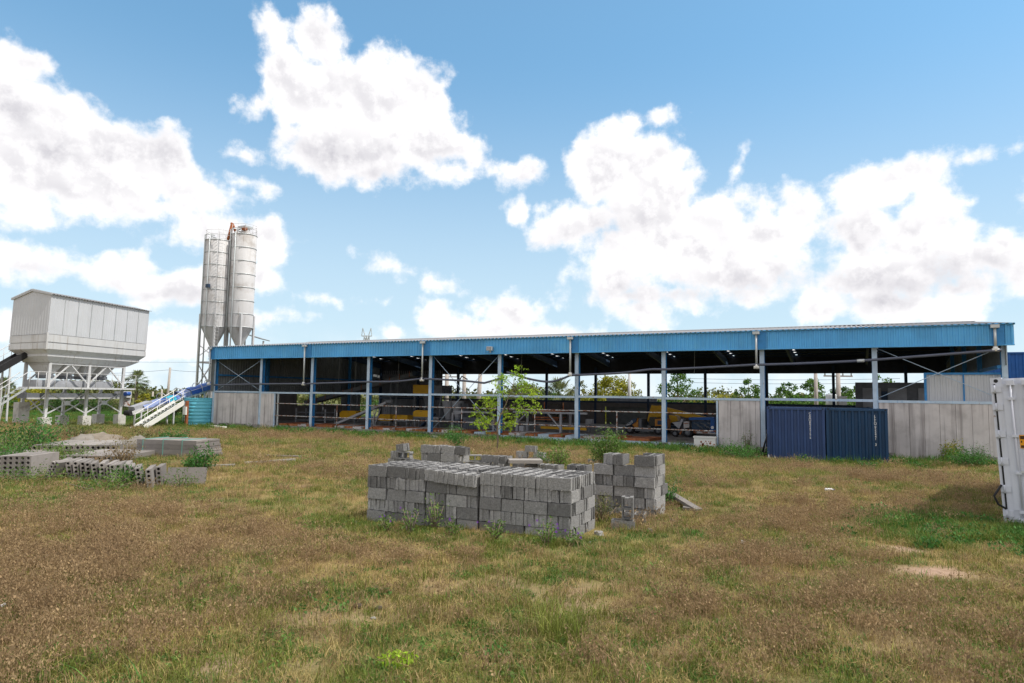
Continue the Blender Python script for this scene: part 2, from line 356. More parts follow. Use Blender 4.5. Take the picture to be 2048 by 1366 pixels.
def part(name, mb, mat, parent, label=None, local=False):
    """a child mesh; its points are given in world coordinates (or in the parent's when local)"""
    o = bpy.data.objects.new(name, mb if isinstance(mb, bpy.types.Mesh) else mb.mesh(name, mat)); COL.objects.link(o); o.parent = parent
    if not local:
        q = parent; t = Vector((0, 0, 0))
        while q is not None and q.type == 'EMPTY': t = t+Vector(q.location); q = q.parent
        if parent.type == 'EMPTY': o.location = -t
    if label: o['label'] = label
    return o
def sub(name, mb, mat, parent): # sub-part of a mesh part authored in the same frame
    o = bpy.data.objects.new(name, mb.mesh(name, mat)); COL.objects.link(o); o.parent = parent; return o
def solo(name, mb, mat, label, cat, group=None, kind=None):
    lo = Vector([min(v[i] for v in mb.v) for i in range(3)]); hi = Vector([max(v[i] for v in mb.v) for i in range(3)])
    L = Vector(((lo.x+hi.x)/2, (lo.y+hi.y)/2, lo.z))
    o = bpy.data.objects.new(name, mb.mesh(name, mat, L)); COL.objects.link(o); o.location = L
    return tag(o, label, cat, group, kind)
def corr(u0, u1, pitch, depth, f, top=.45):   # trapezoid corrugation along u; f(u, d) -> point
    pts = []; u = u0
    while u < u1-1e-6:
        for k, d in ((0, 0), (.5-top/2, 0), (.62-top/2, depth), (.38+top/2+.12, depth), (.5+top/2+.12, 0)):
            if u+k*pitch < u1: pts.append(f(u+k*pitch, d))
        u += pitch
    pts.append(f(u1, 0)); return pts
def text(name, body, size, mat, parent, mt, ext=.003, spacing=1., align='CENTER'):
    cu = bpy.data.curves.new(name, 'FONT'); cu.body = body; cu.size = size; cu.extrude = ext; cu.align_x = align; cu.align_y = 'CENTER'; cu.space_line = spacing
    cu.materials.append(mat); o = bpy.data.objects.new(name, cu); COL.objects.link(o); o.parent = parent
    o.matrix_world = mt; 
    if parent is not None: o.matrix_parent_inverse = Matrix.Identity(4); o.matrix_basis = parent_world(parent).inverted() @ mt
    dg = bpy.context.evaluated_depsgraph_get(); me = bpy.data.meshes.new_from_object(o.evaluated_get(dg)); mo = bpy.data.objects.new(name, me); COL.objects.link(mo)
    mo.parent = parent; mo.matrix_basis = o.matrix_basis.copy(); bpy.data.objects.remove(o); mo.name = name
    return mo
def parent_world(p):
    mt = p.matrix_basis.copy(); q = p.parent
    while q is not None: mt = q.matrix_basis @ mt; q = q.parent
    return mt
def quads(name, V, mat, smooth=False):
    """mesh from an (N,4,3) or (N,3,3) array of faces"""
    n, k = V.shape[:2]; me = bpy.data.meshes.new(name)
    me.vertices.add(n*k); me.vertices.foreach_set('co', V.astype(np.float32).ravel())
    me.loops.add(n*k); me.loops.foreach_set('vertex_index', np.arange(n*k, dtype=np.int32))
    me.polygons.add(n); me.polygons.foreach_set('loop_start', np.arange(0, n*k, k, dtype=np.int32)); me.polygons.foreach_set('loop_total', np.full(n, k, dtype=np.int32))
    me.materials.append(mat); me.update(calc_edges=True); return me
def leaves(C, size, aspect=.5, droop=.3, rng=NR):
    """leaf quads (kite shaped) at centres C, random facing"""
    n = len(C); size = np.broadcast_to(size, n)*rng.uniform(.6, 1.3, n)
    d = rng.normal(size=(n, 3)); d[:, 2] -= droop; d /= np.linalg.norm(d, axis=1)[:, None]
    e = rng.normal(size=(n, 3)); e -= d*(e*d).sum(1)[:, None]; e /= np.linalg.norm(e, axis=1)[:, None]
    s = size[:, None]
    return np.stack([C-d*s*.5, C+e*s*aspect*.5-d*s*.05, C+d*s*.5, C-e*s*aspect*.5-d*s*.05], 1)
def corr(u0, u1, pitch, depth, f):
    pts = []; u = u0
    while u < u1-1e-6:
        for k, d in ((0, 0), (.42, 0), (.52, depth), (.82, depth), (.92, 0)):
            if u+k*pitch < u1: pts.append(f(u+k*pitch, d))
        u += pitch
    pts.append(f(u1, 0)); return pts
# ------------------------------------------------------------------ the production shed
W_ = 20.5; ZE = 6.02; ZR = 7.15; ZF = 5.15; FL = .25
def roof_z(y): return ZE+.03+(ZR-ZE)*(1-abs(y-W_/2)/(W_/2))
SKX = [1.0, 5.6, 11.2, 16.0, 20.6, 25.3, 30.7, 35.5, 40.2, 45.6]
def build_shed():
    S = thing('production_shed', 'long open-sided industrial shed with bright blue corrugated fascia and pale concrete lower walls', 'shed', (0, 0, 0))
    P = lambda n, mb, mt, lab=None: part(n, mb, M_[mt], S, lab)
    P('floor_slab', MB().box(-.1, 50.1, -.05, W_+.1, -.3, FL), 'floor')
    # fascia
    f = MB(); f.sheet(corr(-.3, 50.3, .21, .036, lambda u, d: (u, -.36-d, 0)), (0, 0, ZF), (0, 0, ZE-.02))
    f.box(-.32, 50.32, -.345, -.30, ZF-.02, ZE); P('fascia', f, 'fascia')
    for x in (.1, 9.98, 19.98, 30.02, 40.02, 49.75): P('cover_strip', MB().box(x-.22, x+.22, -.412, -.398, ZF-.03, ZE-.03), 'post_web')
    P('fascia_trim', MB().box(-.34, 50.36, -.44, -.28, ZE-.02, ZE+.055).box(-.32, 50.32, -.41, -.30, ZF-.05, ZF+.0), 'fascia')
    # roof with narrow translucent strips
    sk = SKX
    r = MB(); s2 = MB(); ce = MB()
    y0, y1 = -.52, W_/2
    xs = [-.35]+[v for x in sk for v in (x-.08, x+.08)]+[50.35]
    for i in range(0, len(xs), 2):
        pr = corr(xs[i], xs[i+1], .25, .045, lambda u, d: (u, 0, d))
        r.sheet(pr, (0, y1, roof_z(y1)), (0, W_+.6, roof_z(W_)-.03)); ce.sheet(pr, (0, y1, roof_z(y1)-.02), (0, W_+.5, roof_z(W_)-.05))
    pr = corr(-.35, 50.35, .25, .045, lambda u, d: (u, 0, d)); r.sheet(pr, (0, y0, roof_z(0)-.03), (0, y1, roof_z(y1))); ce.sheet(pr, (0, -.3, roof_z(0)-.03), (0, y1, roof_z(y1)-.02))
    for x in sk:
        s2 = MB(); s2.add([(x-.12, W_-1., roof_z(W_-1)-.03), (x+.12, W_-1., roof_z(W_-1)-.03), (x+.12, y1+.8, roof_z(y1+.8)-.02), (x-.12, y1+.8, roof_z(y1+.8)-.02)], [(0, 1, 2, 3)]); P('roof_light', s2, 'skylight')
    P('roof', r, 'roof'); P('shade_sheet', ce, 'shade_sheet')  # dark copy of the roof sheets, added so the underside reads as shaded
    P('ridge_cap', MB().sheet([(-.4, y1-.35, ZR+.05), (-.4, y1, ZR+.12), (-.4, y1+.35, ZR+.05)], (0, 0, 0), (50.8, 0, 0)), 'roof')
    pu = MB()
    for k in range(10):
        for y in (.35+k*1.08, W_-.35-k*1.08): pu.box(-.2, 50.2, y-.04, y+.04, roof_z(y)-.2, roof_z(y)-.07)
    P('purlin', pu, 'dark_steel')
    for i in range(11):
        ra = MB(); x = 5*i
        for sgn, ya in ((1, .1), (-1, W_-.1)):
            yb = W_/2; za, zb = roof_z(ya)-.29, roof_z(yb)-.29
            ra.add([(x+dx, y, z) for dx in (-.08, .08) for y, z in ((ya, za), (yb, zb), (yb, zb-.3), (ya, za-.55))], [(0, 1, 2, 3), (7, 6, 5, 4), (0, 4, 5, 1), (3, 2, 6, 7)])
        P('rafter', ra, 'dark_steel')
    # front posts: pale flange, deep blue web behind
    for i in range(11):
        x = 5*i
        p = MB().box(x-.11, x+.11, -.02, .01, -.05, ZF+.3)
        c = P('column', p, 'steel_blue')
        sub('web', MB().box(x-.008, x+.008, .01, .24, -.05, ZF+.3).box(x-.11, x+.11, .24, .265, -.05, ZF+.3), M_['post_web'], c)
        sub('base_plate', MB().box(x-.2, x+.2, -.18, .3, -.2, .035), M_['concrete'], c)
    for i in range(11):
        x = 4.75*i; P('rear_column', MB().box(x-.10, x+.10, W_-.1, W_+.12, 0, 5.2), 'dark_steel')
    # rear and end walls
    rw = MB()
    for a, b in ((8.5, 24.6), (28.3, 50)): rw.box(a, b, W_-.08, W_+.1, -.1, 2.12)
    rw.box(24.6, 28.3, W_-.08, W_+.1, 1.75, 2.12); P('rear_wall', rw, 'shaded_wall')
    P('rear_girt', MB().box(0, 50, W_-.16, W_-.09, 2.1, 2.24), 'dark_steel')
    rf = MB(); rf.sheet(corr(-.3, 50.3, .25, .035, lambda u, d: (u, W_+.25+d, 0)), (0, 0, 4.64), (0, 0, ZE)); rf.box(-.3, 50.3, W_+.13, W_+.18, 4.62, ZE-.1); P('rear_fascia', rf, 'shade_sheet')  # near-black like the roof underside: interior shade painted on
    rs = MB(); rs.sheet(corr(0, 7.6, .25, .035, lambda u, d: (u, W_+.12+d, 0)), (0, 0, .0), (0, 0, 5)); P('rear_cladding', rs, 'machine')  # darker grey than the end cladding, with the interior shade in it
    lw = MB().box(-.1, .08, .05, 8.65, -.1, 2.55); lw.box(-.1, .08, 8.65, 14.6, -.1, 1.5); P('end_wall', lw, 'shaded_wall')
    def gable(x, zlow, ya, yb, sgn):
        g = MB(); pr = corr(ya, yb, .25, .035, lambda u, d: (x+sgn*d, u, 0)); n = len(pr)
        vs = [(p[0], p[1], zlow) for p in pr]+[(p[0], p[1], roof_z(p[1])-.06) for p in pr]
        g.add(vs, [(i, i+1, n+i+1, n+i) for i in range(n-1)]); return g
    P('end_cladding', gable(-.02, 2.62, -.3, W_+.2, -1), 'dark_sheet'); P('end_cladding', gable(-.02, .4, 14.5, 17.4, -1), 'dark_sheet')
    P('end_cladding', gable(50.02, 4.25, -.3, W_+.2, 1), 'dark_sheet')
    P('end_wall', MB().box(49.92, 50.1, .05, W_, -.1, 2.55), 'wall')
    g2 = MB().box(.1, .2, .1, W_, 3.85, 3.97).box(.1, .2, .1, W_, 2.52, 2.66); g3 = MB().box(49.75, 49.9, .1, W_, 4.12, 4.26)
    for y in (5.1, 10.25, 15.4): g2.box(.1, .3, y-.1, y+.1, 0, roof_z(y)-.3); g3.box(49.7, 49.9, y-.1, y+.1, 0, roof_z(y)-.3)
    P('end_frame', g2, 'post_web'); P('end_frame', g3, 'post_web')
    P('store_room', MB().box(24.2, 28.8, W_+1.6, W_+1.7, -.1, 2.6).box(24.2, 28.8, W_+.12, W_+1.6, 2.1, 2.14), 'machine')
    # front concrete panels
    def panels(a, b, zt):
        x = a; mb = MB()
        while x < b-.05:
            e = min(x+.6+rnd.uniform(-.01, .01), b); mb.box(x+.006, e-.006, -.05+rnd.uniform(-.006, .006), .09, -.35, zt+rnd.uniform(-.01, .0)); x = e
        return mb
    P('front_wall', panels(.14, 4.88, 2.54), 'wall'); P('front_wall', panels(5.13, 6.45, 2.54), 'wall')
    P('front_wall', panels(37.86, 39.87, 2.54), 'wall'); P('front_wall', panels(45.13, 49.86, 2.54), 'wall')
    for i in range(10):
        z = 2.63 if i % 2 == 0 else 2.60
        c = P('girt', MB().box(5*i+.113, 5*i+4.887, -.075 if i in (0, 7, 9) else -.045, .075, z-.06, z+.06), 'steel_blue')
    P('door_post', MB().box(6.46, 6.55, -.06, .05, 0, 2.52), 'steel_blue'); P('door_post', MB().box(6.78, 6.87, -.04, .04, 0, 2.52), 'galv'); P('door_post', MB().box(37.74, 37.83, -.06, .05, 0, 2.52), 'steel_blue')
    # kerb along the front
    P('kerb', MB().box(6.6, 24.9, -.16, -.06, -.3, .15), 'concrete')
    kb = MB()
    for a, b in ((25.2, 29.8), (30.25, 34.75), (35.25, 37.4)): kb.box(a, b, -.16, -.06, -.3, .27)
    P('kerb', kb, 'steel_blue', 'pale blue painted kerb')
    # panel above the low wall at the right, braces
    cp = MB(); cp.sheet(corr(47.1, 50.0, .22, .03, lambda u, d: (u, .5-d, 0)), (0, 0, 2.6), (0, 0, 3.86)); c = P('cladding_panel', cp, 'white_sheet')
    sub('frame', MB().box(47.0, 47.1, .42, .55, 2.6, 3.95).box(47.1, 50, .42, .55, 3.86, 3.95).box(48.5, 48.56, .44, .5, 2.6, 3.86), M_['post_web'], c)
    for a, b in (((.1, .12, 5.0), (4.9, .12, 2.7)), ((4.9, .15, 5.05), (.1, .15, 2.7)), ((20.1, .12, 5.1), (24.9, .12, .4)), ((24.9, .15, 5.1), (20.1, .15, .4)), ((45.1, .12, 5.1), (49.9, .12, 2.75)), ((49.9, .15, 5.05), (45.1, .15, 2.75))):
        P('brace', MB().tube([a, b], .018, 6), 'steel_blue')
    # rain pipes and the long sagging drain
    for j in range(6):
        x = (.0, 9.7, 19.7, 29.8, 39.8, 49.62)[j]; zt = 5.88
        zb = (3.28, 3.3, 3.62, 3.92, 4.3, 4.98)[j]
        d = P('downpipe', MB().tube([(x, -.5, zt), (x, -.5, zb)], .055, 10), 'galv')
        sub('rain_head', MB().box(x-.16, x+.16, -.62, -.42, zt-.02, zt+.12), M_['galv'], d)
        sub('pipe_tee', MB().tube([(x, -.5, zb+.06), (x, -.5, zb-.14)], .09, 10).tube([(x-.13, -.5, zb-.09), (x+.13, -.5, zb-.09)], .078, 10), M_['white_pvc'], d)
    def dp(pts, n=7):
        q = [onY(x, y, -.52) for x, y in pts]; out = []
        for i in range(len(q)-1):
            p0, p1, p2, p3 = q[max(i-1, 0)], q[i], q[i+1], q[min(i+2, len(q)-1)]
            for k in range(5):
                t = k/5; out.append(.5*((2*p1)+(p2-p0)*t+(2*p0-5*p1+4*p2-p3)*t*t+(3*p1-p0-3*p2+p3)*t**3))
        return out+[q[-1]]
    for pts in ([(428, 770), (517, 768), (612, 767.5)], [(614, 767.5), (690, 765), (731, 763.5), (790, 763), (847, 757)], [(849, 757.5), (920, 761), (968, 766)], [(969, 766), (990, 760), (1008, 754)], [(1014, 744), (1055, 757), (1095, 763.5), (1120, 759), (1142, 750)],
                [(1144, 750.5), (1240, 746), (1300, 739), (1335, 738.5), (1430, 734), (1516, 729)], [(1517, 729.5), (1600, 727), (1720, 721.5), (1860, 711), (2003, 700)]):
        P('drain_pipe', MB().tube(dp(pts), .062, 9), 'pipe')
    P('pipe_coupling', MB().tube([onY(1714, 721.8, -.52), onY(1729, 721, -.52)], .075, 9), 'galv')
    # wires hanging below the roof
    for x, y, z0, z1 in ((10.5, 4, 3, 6), (13, 6, 2.6, 6), (8, 5, 3.3, 6), (24, 5, 3.5, 6), (36, 3, 4, 6)): P('hanging_cable', MB().tube([(x, y, z0), (x+.05, y, z1)], .012, 5), 'galv')
    return S
shed = build_shed()
# flood light on the fascia
fl = thing('flood_light', 'small grey flood light fixed to the blue fascia', 'lamp', (24.6, -.42, 5.35))
part('housing', MB().box(24.42, 24.78, -.66, -.45, 5.32, 5.56), M_['galv'], fl); part('lens', MB().box(24.45, 24.75, -.675, -.661, 5.35, 5.53), M_['light_machine'], fl)
part('bracket', MB().box(24.57, 24.63, -.5, -.40, 5.2, 5.34), M_['galv'], fl)
# rails between the posts
def railing(x0, x1, mids, label):
    t = thing('pipe_railing', label, 'railing', (x0, 0, .25), 'rusty rails between the shed posts')
    part('top_rail', MB().tube([(x0, -.03, 1.83), (x1, -.03, 1.83)], .032, 8), M_['rail'], t); part('lower_rail', MB().tube([(x0, -.03, .95), (x1, -.03, .95)], .032, 8), M_['rail'], t)
    for m_ in mids: part('stanchion', MB().tube([(m_, -.03, .1), (m_, -.03, 1.83)], .03, 8), M_['rail'], t)
where = {1: 'second bay from the left end', 2: 'third bay from the left end', 3: 'fourth bay from the left end', 4: 'bay behind the grey wire cage', 5: 'bay behind the young tree', 6: 'bay with the loader', 7: 'bay with the blue generator trailer'}
for i in range(1, 8):
    railing(5*i+.12 if i > 1 else 6.56, 5*i+4.88 if i < 7 else 37.73, [5*i+2.4] if 1 < i < 7 else [], 'rusty two-bar pipe railing across the shed\'s '+where[i])

# ------------------------------------------------------------------ steel moulds in a row on the floor edge
cols = 'rrwrrrwrwrrwrwrrwrrbrrwrbrbwwrrr'
names = {'r': ('rust', 'rust-brown'), 'w': ('rust_pale', 'whitish rust-spotted'), 'b': ('rust_blue', 'pale blue')}
ORD = 'first second third fourth fifth sixth seventh eighth ninth tenth eleventh twelfth thirteenth fourteenth fifteenth sixteenth seventeenth eighteenth nineteenth twentieth twenty-first twenty-second twenty-third twenty-fourth twenty-fifth twenty-sixth twenty-seventh twenty-eighth twenty-ninth thirtieth thirty-first thirty-second'.split()
for i, c in enumerate(cols):
    x = 7.2+i*.86; mt, nm = names[c]
    L = Vector((x, 1.2, FL)); t = thing('steel_mould', f'{nm} flat steel mould, {ORD[i]} from the left in the floor row', 'mould', L, 'steel moulds on the shed floor', (0, 0, R(rnd.uniform(-6, 6))))
    w2 = rnd.uniform(.34, .38); h = rnd.uniform(.11, .15); l2 = rnd.uniform(.9, 1.15)
    part('deck', MB().box(-w2, w2, -l2+.03, l2-.03, h-.025, h), M_[mt], t, local=True)
    part('frame', MB().box(-w2-.03, -w2, -l2, l2, 0, h+.01).box(w2, w2+.03, -l2, l2, 0, h+.01).box(-w2, w2, -l2, -l2+.03, 0, h+.008).box(-w2, w2, l2-.03, l2, 0, h+.008), M_['rust' if c == 'r' else mt], t, local=True)

# ------------------------------------------------------------------ machines inside
def inside(px, py, Y): return onY(px, py, Y)
def beam_thing():
    # long inclined conveyor
    a = inside(615, 806, 9.5); b = inside(835, 748, 9.5)
    t = thing('inclined_conveyor', 'dark inclined belt conveyor rising to the right inside the left half of the shed', 'conveyor', (a.x, 9.5, FL))
    part('truss', MB().beam(a+Vector((0, -.4, 0)), b+Vector((0, -.4, 0)), .08, .34).beam(a+Vector((0, .4, 0)), b+Vector((0, .4, 0)), .08, .34), M_['machine'], t)
    part('belt', MB().beam(a+Vector((0, 0, .1)), b+Vector((0, 0, .1)), .7, .05), M_['rubber'], t)
    part('head_drum', MB().tube([b+Vector((0, -.45, .05)), b+Vector((0, .45, .05))], .22, 12), M_['dark_steel'], t)
    for k in (.12, .45, .8):
        p = a.lerp(b, k)
        for s in (-.4, .4): part('leg', MB().box(p.x-.05, p.x+.05, p.y+s-.05, p.y+s+.05, FL, p.z-.1), M_['machine'], t)
    dk = MB()
    for k in range(12):
        p = a.lerp(b, (k+.5)/12); dk.box(p.x-.03, p.x+.03, p.y-.46, p.y-.44, p.z-.16, p.z+.3)
    part('side_bracket', dk, M_['rust'], t)
beam_thing()
def ramp():
    a = inside(671, 849, 3.5); b = inside(777, 804, 3.5)
    t = thing('loading_chute', 'pale grey steel chute sloping up beside a small ladder', 'chute', (a.x, 3.5, FL))
    part('trough', MB().beam(a, b, .42, .16), M_['light_machine'], t)
    part('drum', MB().tube([b+Vector((.05, -.3, .02)), b+Vector((.55, -.3, .04))], .14, 12), M_['machine'], t)
    p = a.lerp(b, .72)
    part('leg', MB().beam((p.x, 3.3, FL), (p.x+.5, 3.3, p.z), .06, .06), M_['light_machine'], t); part('leg', MB().beam((p.x, 3.7, FL), (p.x+.5, 3.7, p.z), .06, .06), M_['light_machine'], t)
    ld = MB().box(p.x-.05, p.x-.01, 3.05, 3.09, FL, 1.9).box(p.x+.4, p.x+.44, 3.05, 3.09, FL, 1.9)
    for k in range(6): ld.box(p.x-.01, p.x+.4, 3.055, 3.085, .45+k*.25, .48+k*.25)
    part('ladder', ld, M_['light_machine'], t)
ramp()
def yellow_unit(px0, px1, py0, py1, Y, label, cut=True):
    a = inside(px0, py1, Y); b = inside(px1, py0, Y)
    t = thing('yellow_machine', label, 'machine', (a.x, Y, FL)); w, h = b.x-a.x, b.z-a.z; d = .7
    mt = Matrix(((1, 0, 0, a.x), (0, 0, -1, Y), (0, 1, 0, a.z), (0, 0, 0, 1)))
    part('hood', MB().prism([(0, 0), (w, 0), (w, h), (w*.16, h), (0, h*.7)] if cut else [(0, 0), (w, 0), (w, h), (0, h)], mt, -d, 0), M_['yellow'], t)
    part('bed', MB().box(a.x+.05, b.x-.05, Y+.05, Y+d-.05, a.z-.12, a.z-.005), M_['machine'], t)
    for x in (a.x+.12, b.x-.12):
        for y in (Y+.1, Y+d-.1): part('leg', MB().box(x-.04, x+.04, y-.04, y+.04, FL, a.z-.12), M_['machine'], t)
    part('handle', MB().box(a.x+w*.45, a.x+w*.6, Y-.03, Y-.002, a.z+h*.82, a.z+h*.86), M_['dark_steel'], t)
yellow_unit(679, 711, 822, 836, 6, 'yellow hooded machine left of the sloping grey chute')
yellow_unit(757, 780, 829, 841, 5, 'smallest yellow machine, right behind the leg of the grey chute')
yellow_unit(785, 815, 830.5, 840, 5, 'low wide yellow machine in the middle of the yellow row')
yellow_unit(826, 856, 821, 833, 5, 'yellow hooded machine beside the blue post, rightmost of the low yellow row')
def big_hopper():
    a = inside(826, 786, 8); b = inside(883, 770, 8); Y = 8
    t = thing('yellow_hopper', 'large yellow bin raised high under the end of the dark conveyor', 'hopper', (a.x, Y, FL))
    part('bin', MB().box(a.x, a.x+1.5, Y, Y+1.6, a.z-.05, b.z), M_['yellow'], t); part('bin_side', MB().box(a.x+1.505, b.x, Y+.05, Y+1.55, a.z-.05, b.z-.03), M_['machine'], t, 'dark grey steel half of the bin')  # right half of the bin in a darker grey
    mt = Matrix.Translation((a.x+1, Y+.8, 0)); part('funnel', MB().lathe([(.75, a.z-.06), (.35, a.z-.9), (.35, a.z-1.1)], mt, 4), M_['machine'], t)
    for x in (a.x+.1, b.x-.1):
        for y in (Y+.1, Y+1.5): part('leg', MB().box(x-.06, x+.06, y-.06, y+.06, FL, a.z-.05), M_['machine'], t)
    rl = MB()
    for x in (b.x+.2, b.x+.7, b.x+1.2): rl.box(x-.02, x+.02, Y+.1, Y+.14, a.z-.6, a.z+.35)
    rl.box(b.x+.1, b.x+1.3, Y+.1, Y+.14, a.z+.33, a.z+.37); part('platform_rail', rl, M_['dark_steel'], t)
    part('platform', MB().box(b.x+.02, b.x+1.4, Y, Y+1.4, a.z-.66, a.z-.6), M_['machine'], t)
    part('hose', MB().tube([Vector((b.x+.9, Y+.7, a.z-.3)), Vector((b.x+1.1, Y+.7, a.z+.9)), Vector((b.x+1.4, Y+.7, a.z+1.35)), Vector((b.x+1.9, Y+.7, a.z+1.1))], .05, 8), M_['rubber'], t)
big_hopper()
def mixer():
    a = inside(886, 850, 6.5); 
    t = thing('block_press', 'dark grey block-making machine with twin funnels', 'machine', (a.x+.8, 6.5, FL))
    for k in (0, .85): part('funnel', MB().lathe([(.46, 2.15), (.42, 1.75), (.22, 1.0), (.2, .8)], Matrix.Translation((a.x+.35+k, 6.6, 0)), 14), M_['light_machine'], t)
    part('press_frame', MB().box(a.x-.2, a.x-.08, 6.2, 7.4, FL, 2.0).box(a.x+1.5, a.x+1.62, 6.2, 7.4, FL, 2.0).box(a.x-.2, a.x+1.62, 6.2, 7.4, .7, .8), M_['machine'], t)
    part('stair', MB().beam((a.x-1.3, 5.6, FL), (a.x-.2, 5.6, 1.2), .5, .08), M_['dark_steel'], t)
    part('table', MB().box(a.x-.4, a.x+.4, 5.2, 6, .92, .98), M_['light_machine'], t)
mixer()
def cage():
    a = inside(908, 868, 4.2); b = inside(988, 838, 4.2)
    t = thing('wire_cage', 'dark wire mesh cage under a grey frame behind the green bush', 'cage', (a.x, 4.2, FL)); g = MB()
    n = 22
    for k in range(n+1): x = a.x+(b.x-a.x)*k/n; g.box(x-.008, x+.008, 4.2, 4.216, FL, b.z)
    for k in range(8): z = FL+(b.z-FL)*k/7; g.box(a.x, b.x, 4.185, 4.199, z-.008, z+.008)
    part('mesh', g, M_['dark_steel'], t); part('back', MB().box(a.x, b.x, 5.4, 5.44, FL, b.z), M_['machine'], t)
    fr = inside(905, 822, 4.0); part('frame', MB().box(a.x-.1, a.x, 4, 4.1, FL, fr.z).box(b.x, b.x+.1, 4, 4.1, FL, fr.z).box(a.x-.1, b.x+.1, 4, 4.1, fr.z-.1, fr.z+.02).beam((a.x, 4.05, 1.3), (a.x+.8, 4.05, fr.z-.1), .07, .07), M_['light_machine'], t)
cage()
def bench():
    a = inside(1033, 870, 4.0); b = inside(1121, 824, 4.0); Y = 4
    t = thing('steel_work_frame', 'grey steel table frame with diagonal braces and rusty top', 'frame', (a.x, Y, FL))
    part('beam', MB().box(a.x-.3, b.x+1.8, Y, Y+.12, b.z-.12, b.z), M_['light_machine'], t); part('top', MB().box(a.x+.6, b.x+.0, Y+.15, Y+1.5, b.z+.0, b.z+.09), M_['rust'], t)
    for x in (a.x, b.x):
        for y in (Y, Y+1.6): part('leg', MB().box(x-.07, x+.07, y, y+.14, FL, b.z-.12), M_['light_machine'], t)
    part('brace', MB().beam((a.x+.07, Y+.06, b.z-.7), (a.x+.7, Y+.06, b.z-.12), .07, .07).beam((b.x-.07, Y+.06, b.z-1.), (b.x-.9, Y+.06, b.z-.12), .08, .08), M_['light_machine'], t)
    part('shelf', MB().box(a.x+1.0, b.x-.2, Y+.3, Y+1.4, b.z-.42, b.z-.36).box(a.x+1.2, b.x-.3, Y+.3, Y+1.4, b.z-.55, b.z-.5), M_['rust'], t)
    rp = MB()
    for x in (a.x+1.9, b.x+.1): rp.box(x-.025, x+.025, Y+.2, Y+.25, b.z+.1, b.z+.6)
    part('rod', rp, M_['rust'], t); part('lower_rail', MB().box(a.x+1.2, b.x+1.3, Y+1.2, Y+1.3, .45, .62), M_['yellow'], t)
bench()
def cabinet(px, py0, py1, w, Y, mt, label, nm):
    a = inside(px, py1, Y); b = inside(px, py0, Y); t = thing(nm, label, nm.replace('_', ' '), (a.x, Y, FL))
    part('body', MB().box(a.x, a.x+w, Y, Y+.4, a.z, b.z), M_[mt], t); part('door', MB().box(a.x+.03, a.x+w-.03, Y-.02, Y-.002, a.z+.03, b.z-.03), M_[mt], t); part('stand', MB().box(a.x+w*.4, a.x+w*.6, Y+.1, Y+.2, FL, a.z), M_['machine'], t)
cabinet(1038, 852, 862, .32, 3.6, 'light_machine', 'small pale control box under the steel table frame', 'control_box')
cabinet(1171, 838, 848, .45, 7, 'light_machine', 'pale control box standing alone right of the table frame', 'control_box')
def stacker():
    a = inside(590, 850, 5); t = thing('pallet_rack', 'low dark rack of grey boards behind the left railing', 'rack', (a.x, 5, FL))
    for k in range(3): part('shelf', MB().box(a.x, a.x+3.2, 5, 6.2, .4+k*.3, .46+k*.3), M_['machine'], t)
    for x in (a.x, a.x+3.1):
        for y in (5, 6.1): part('post', MB().box(x, x+.08, y, y+.08, FL, 1.35), M_['light_machine'], t)
stacker()
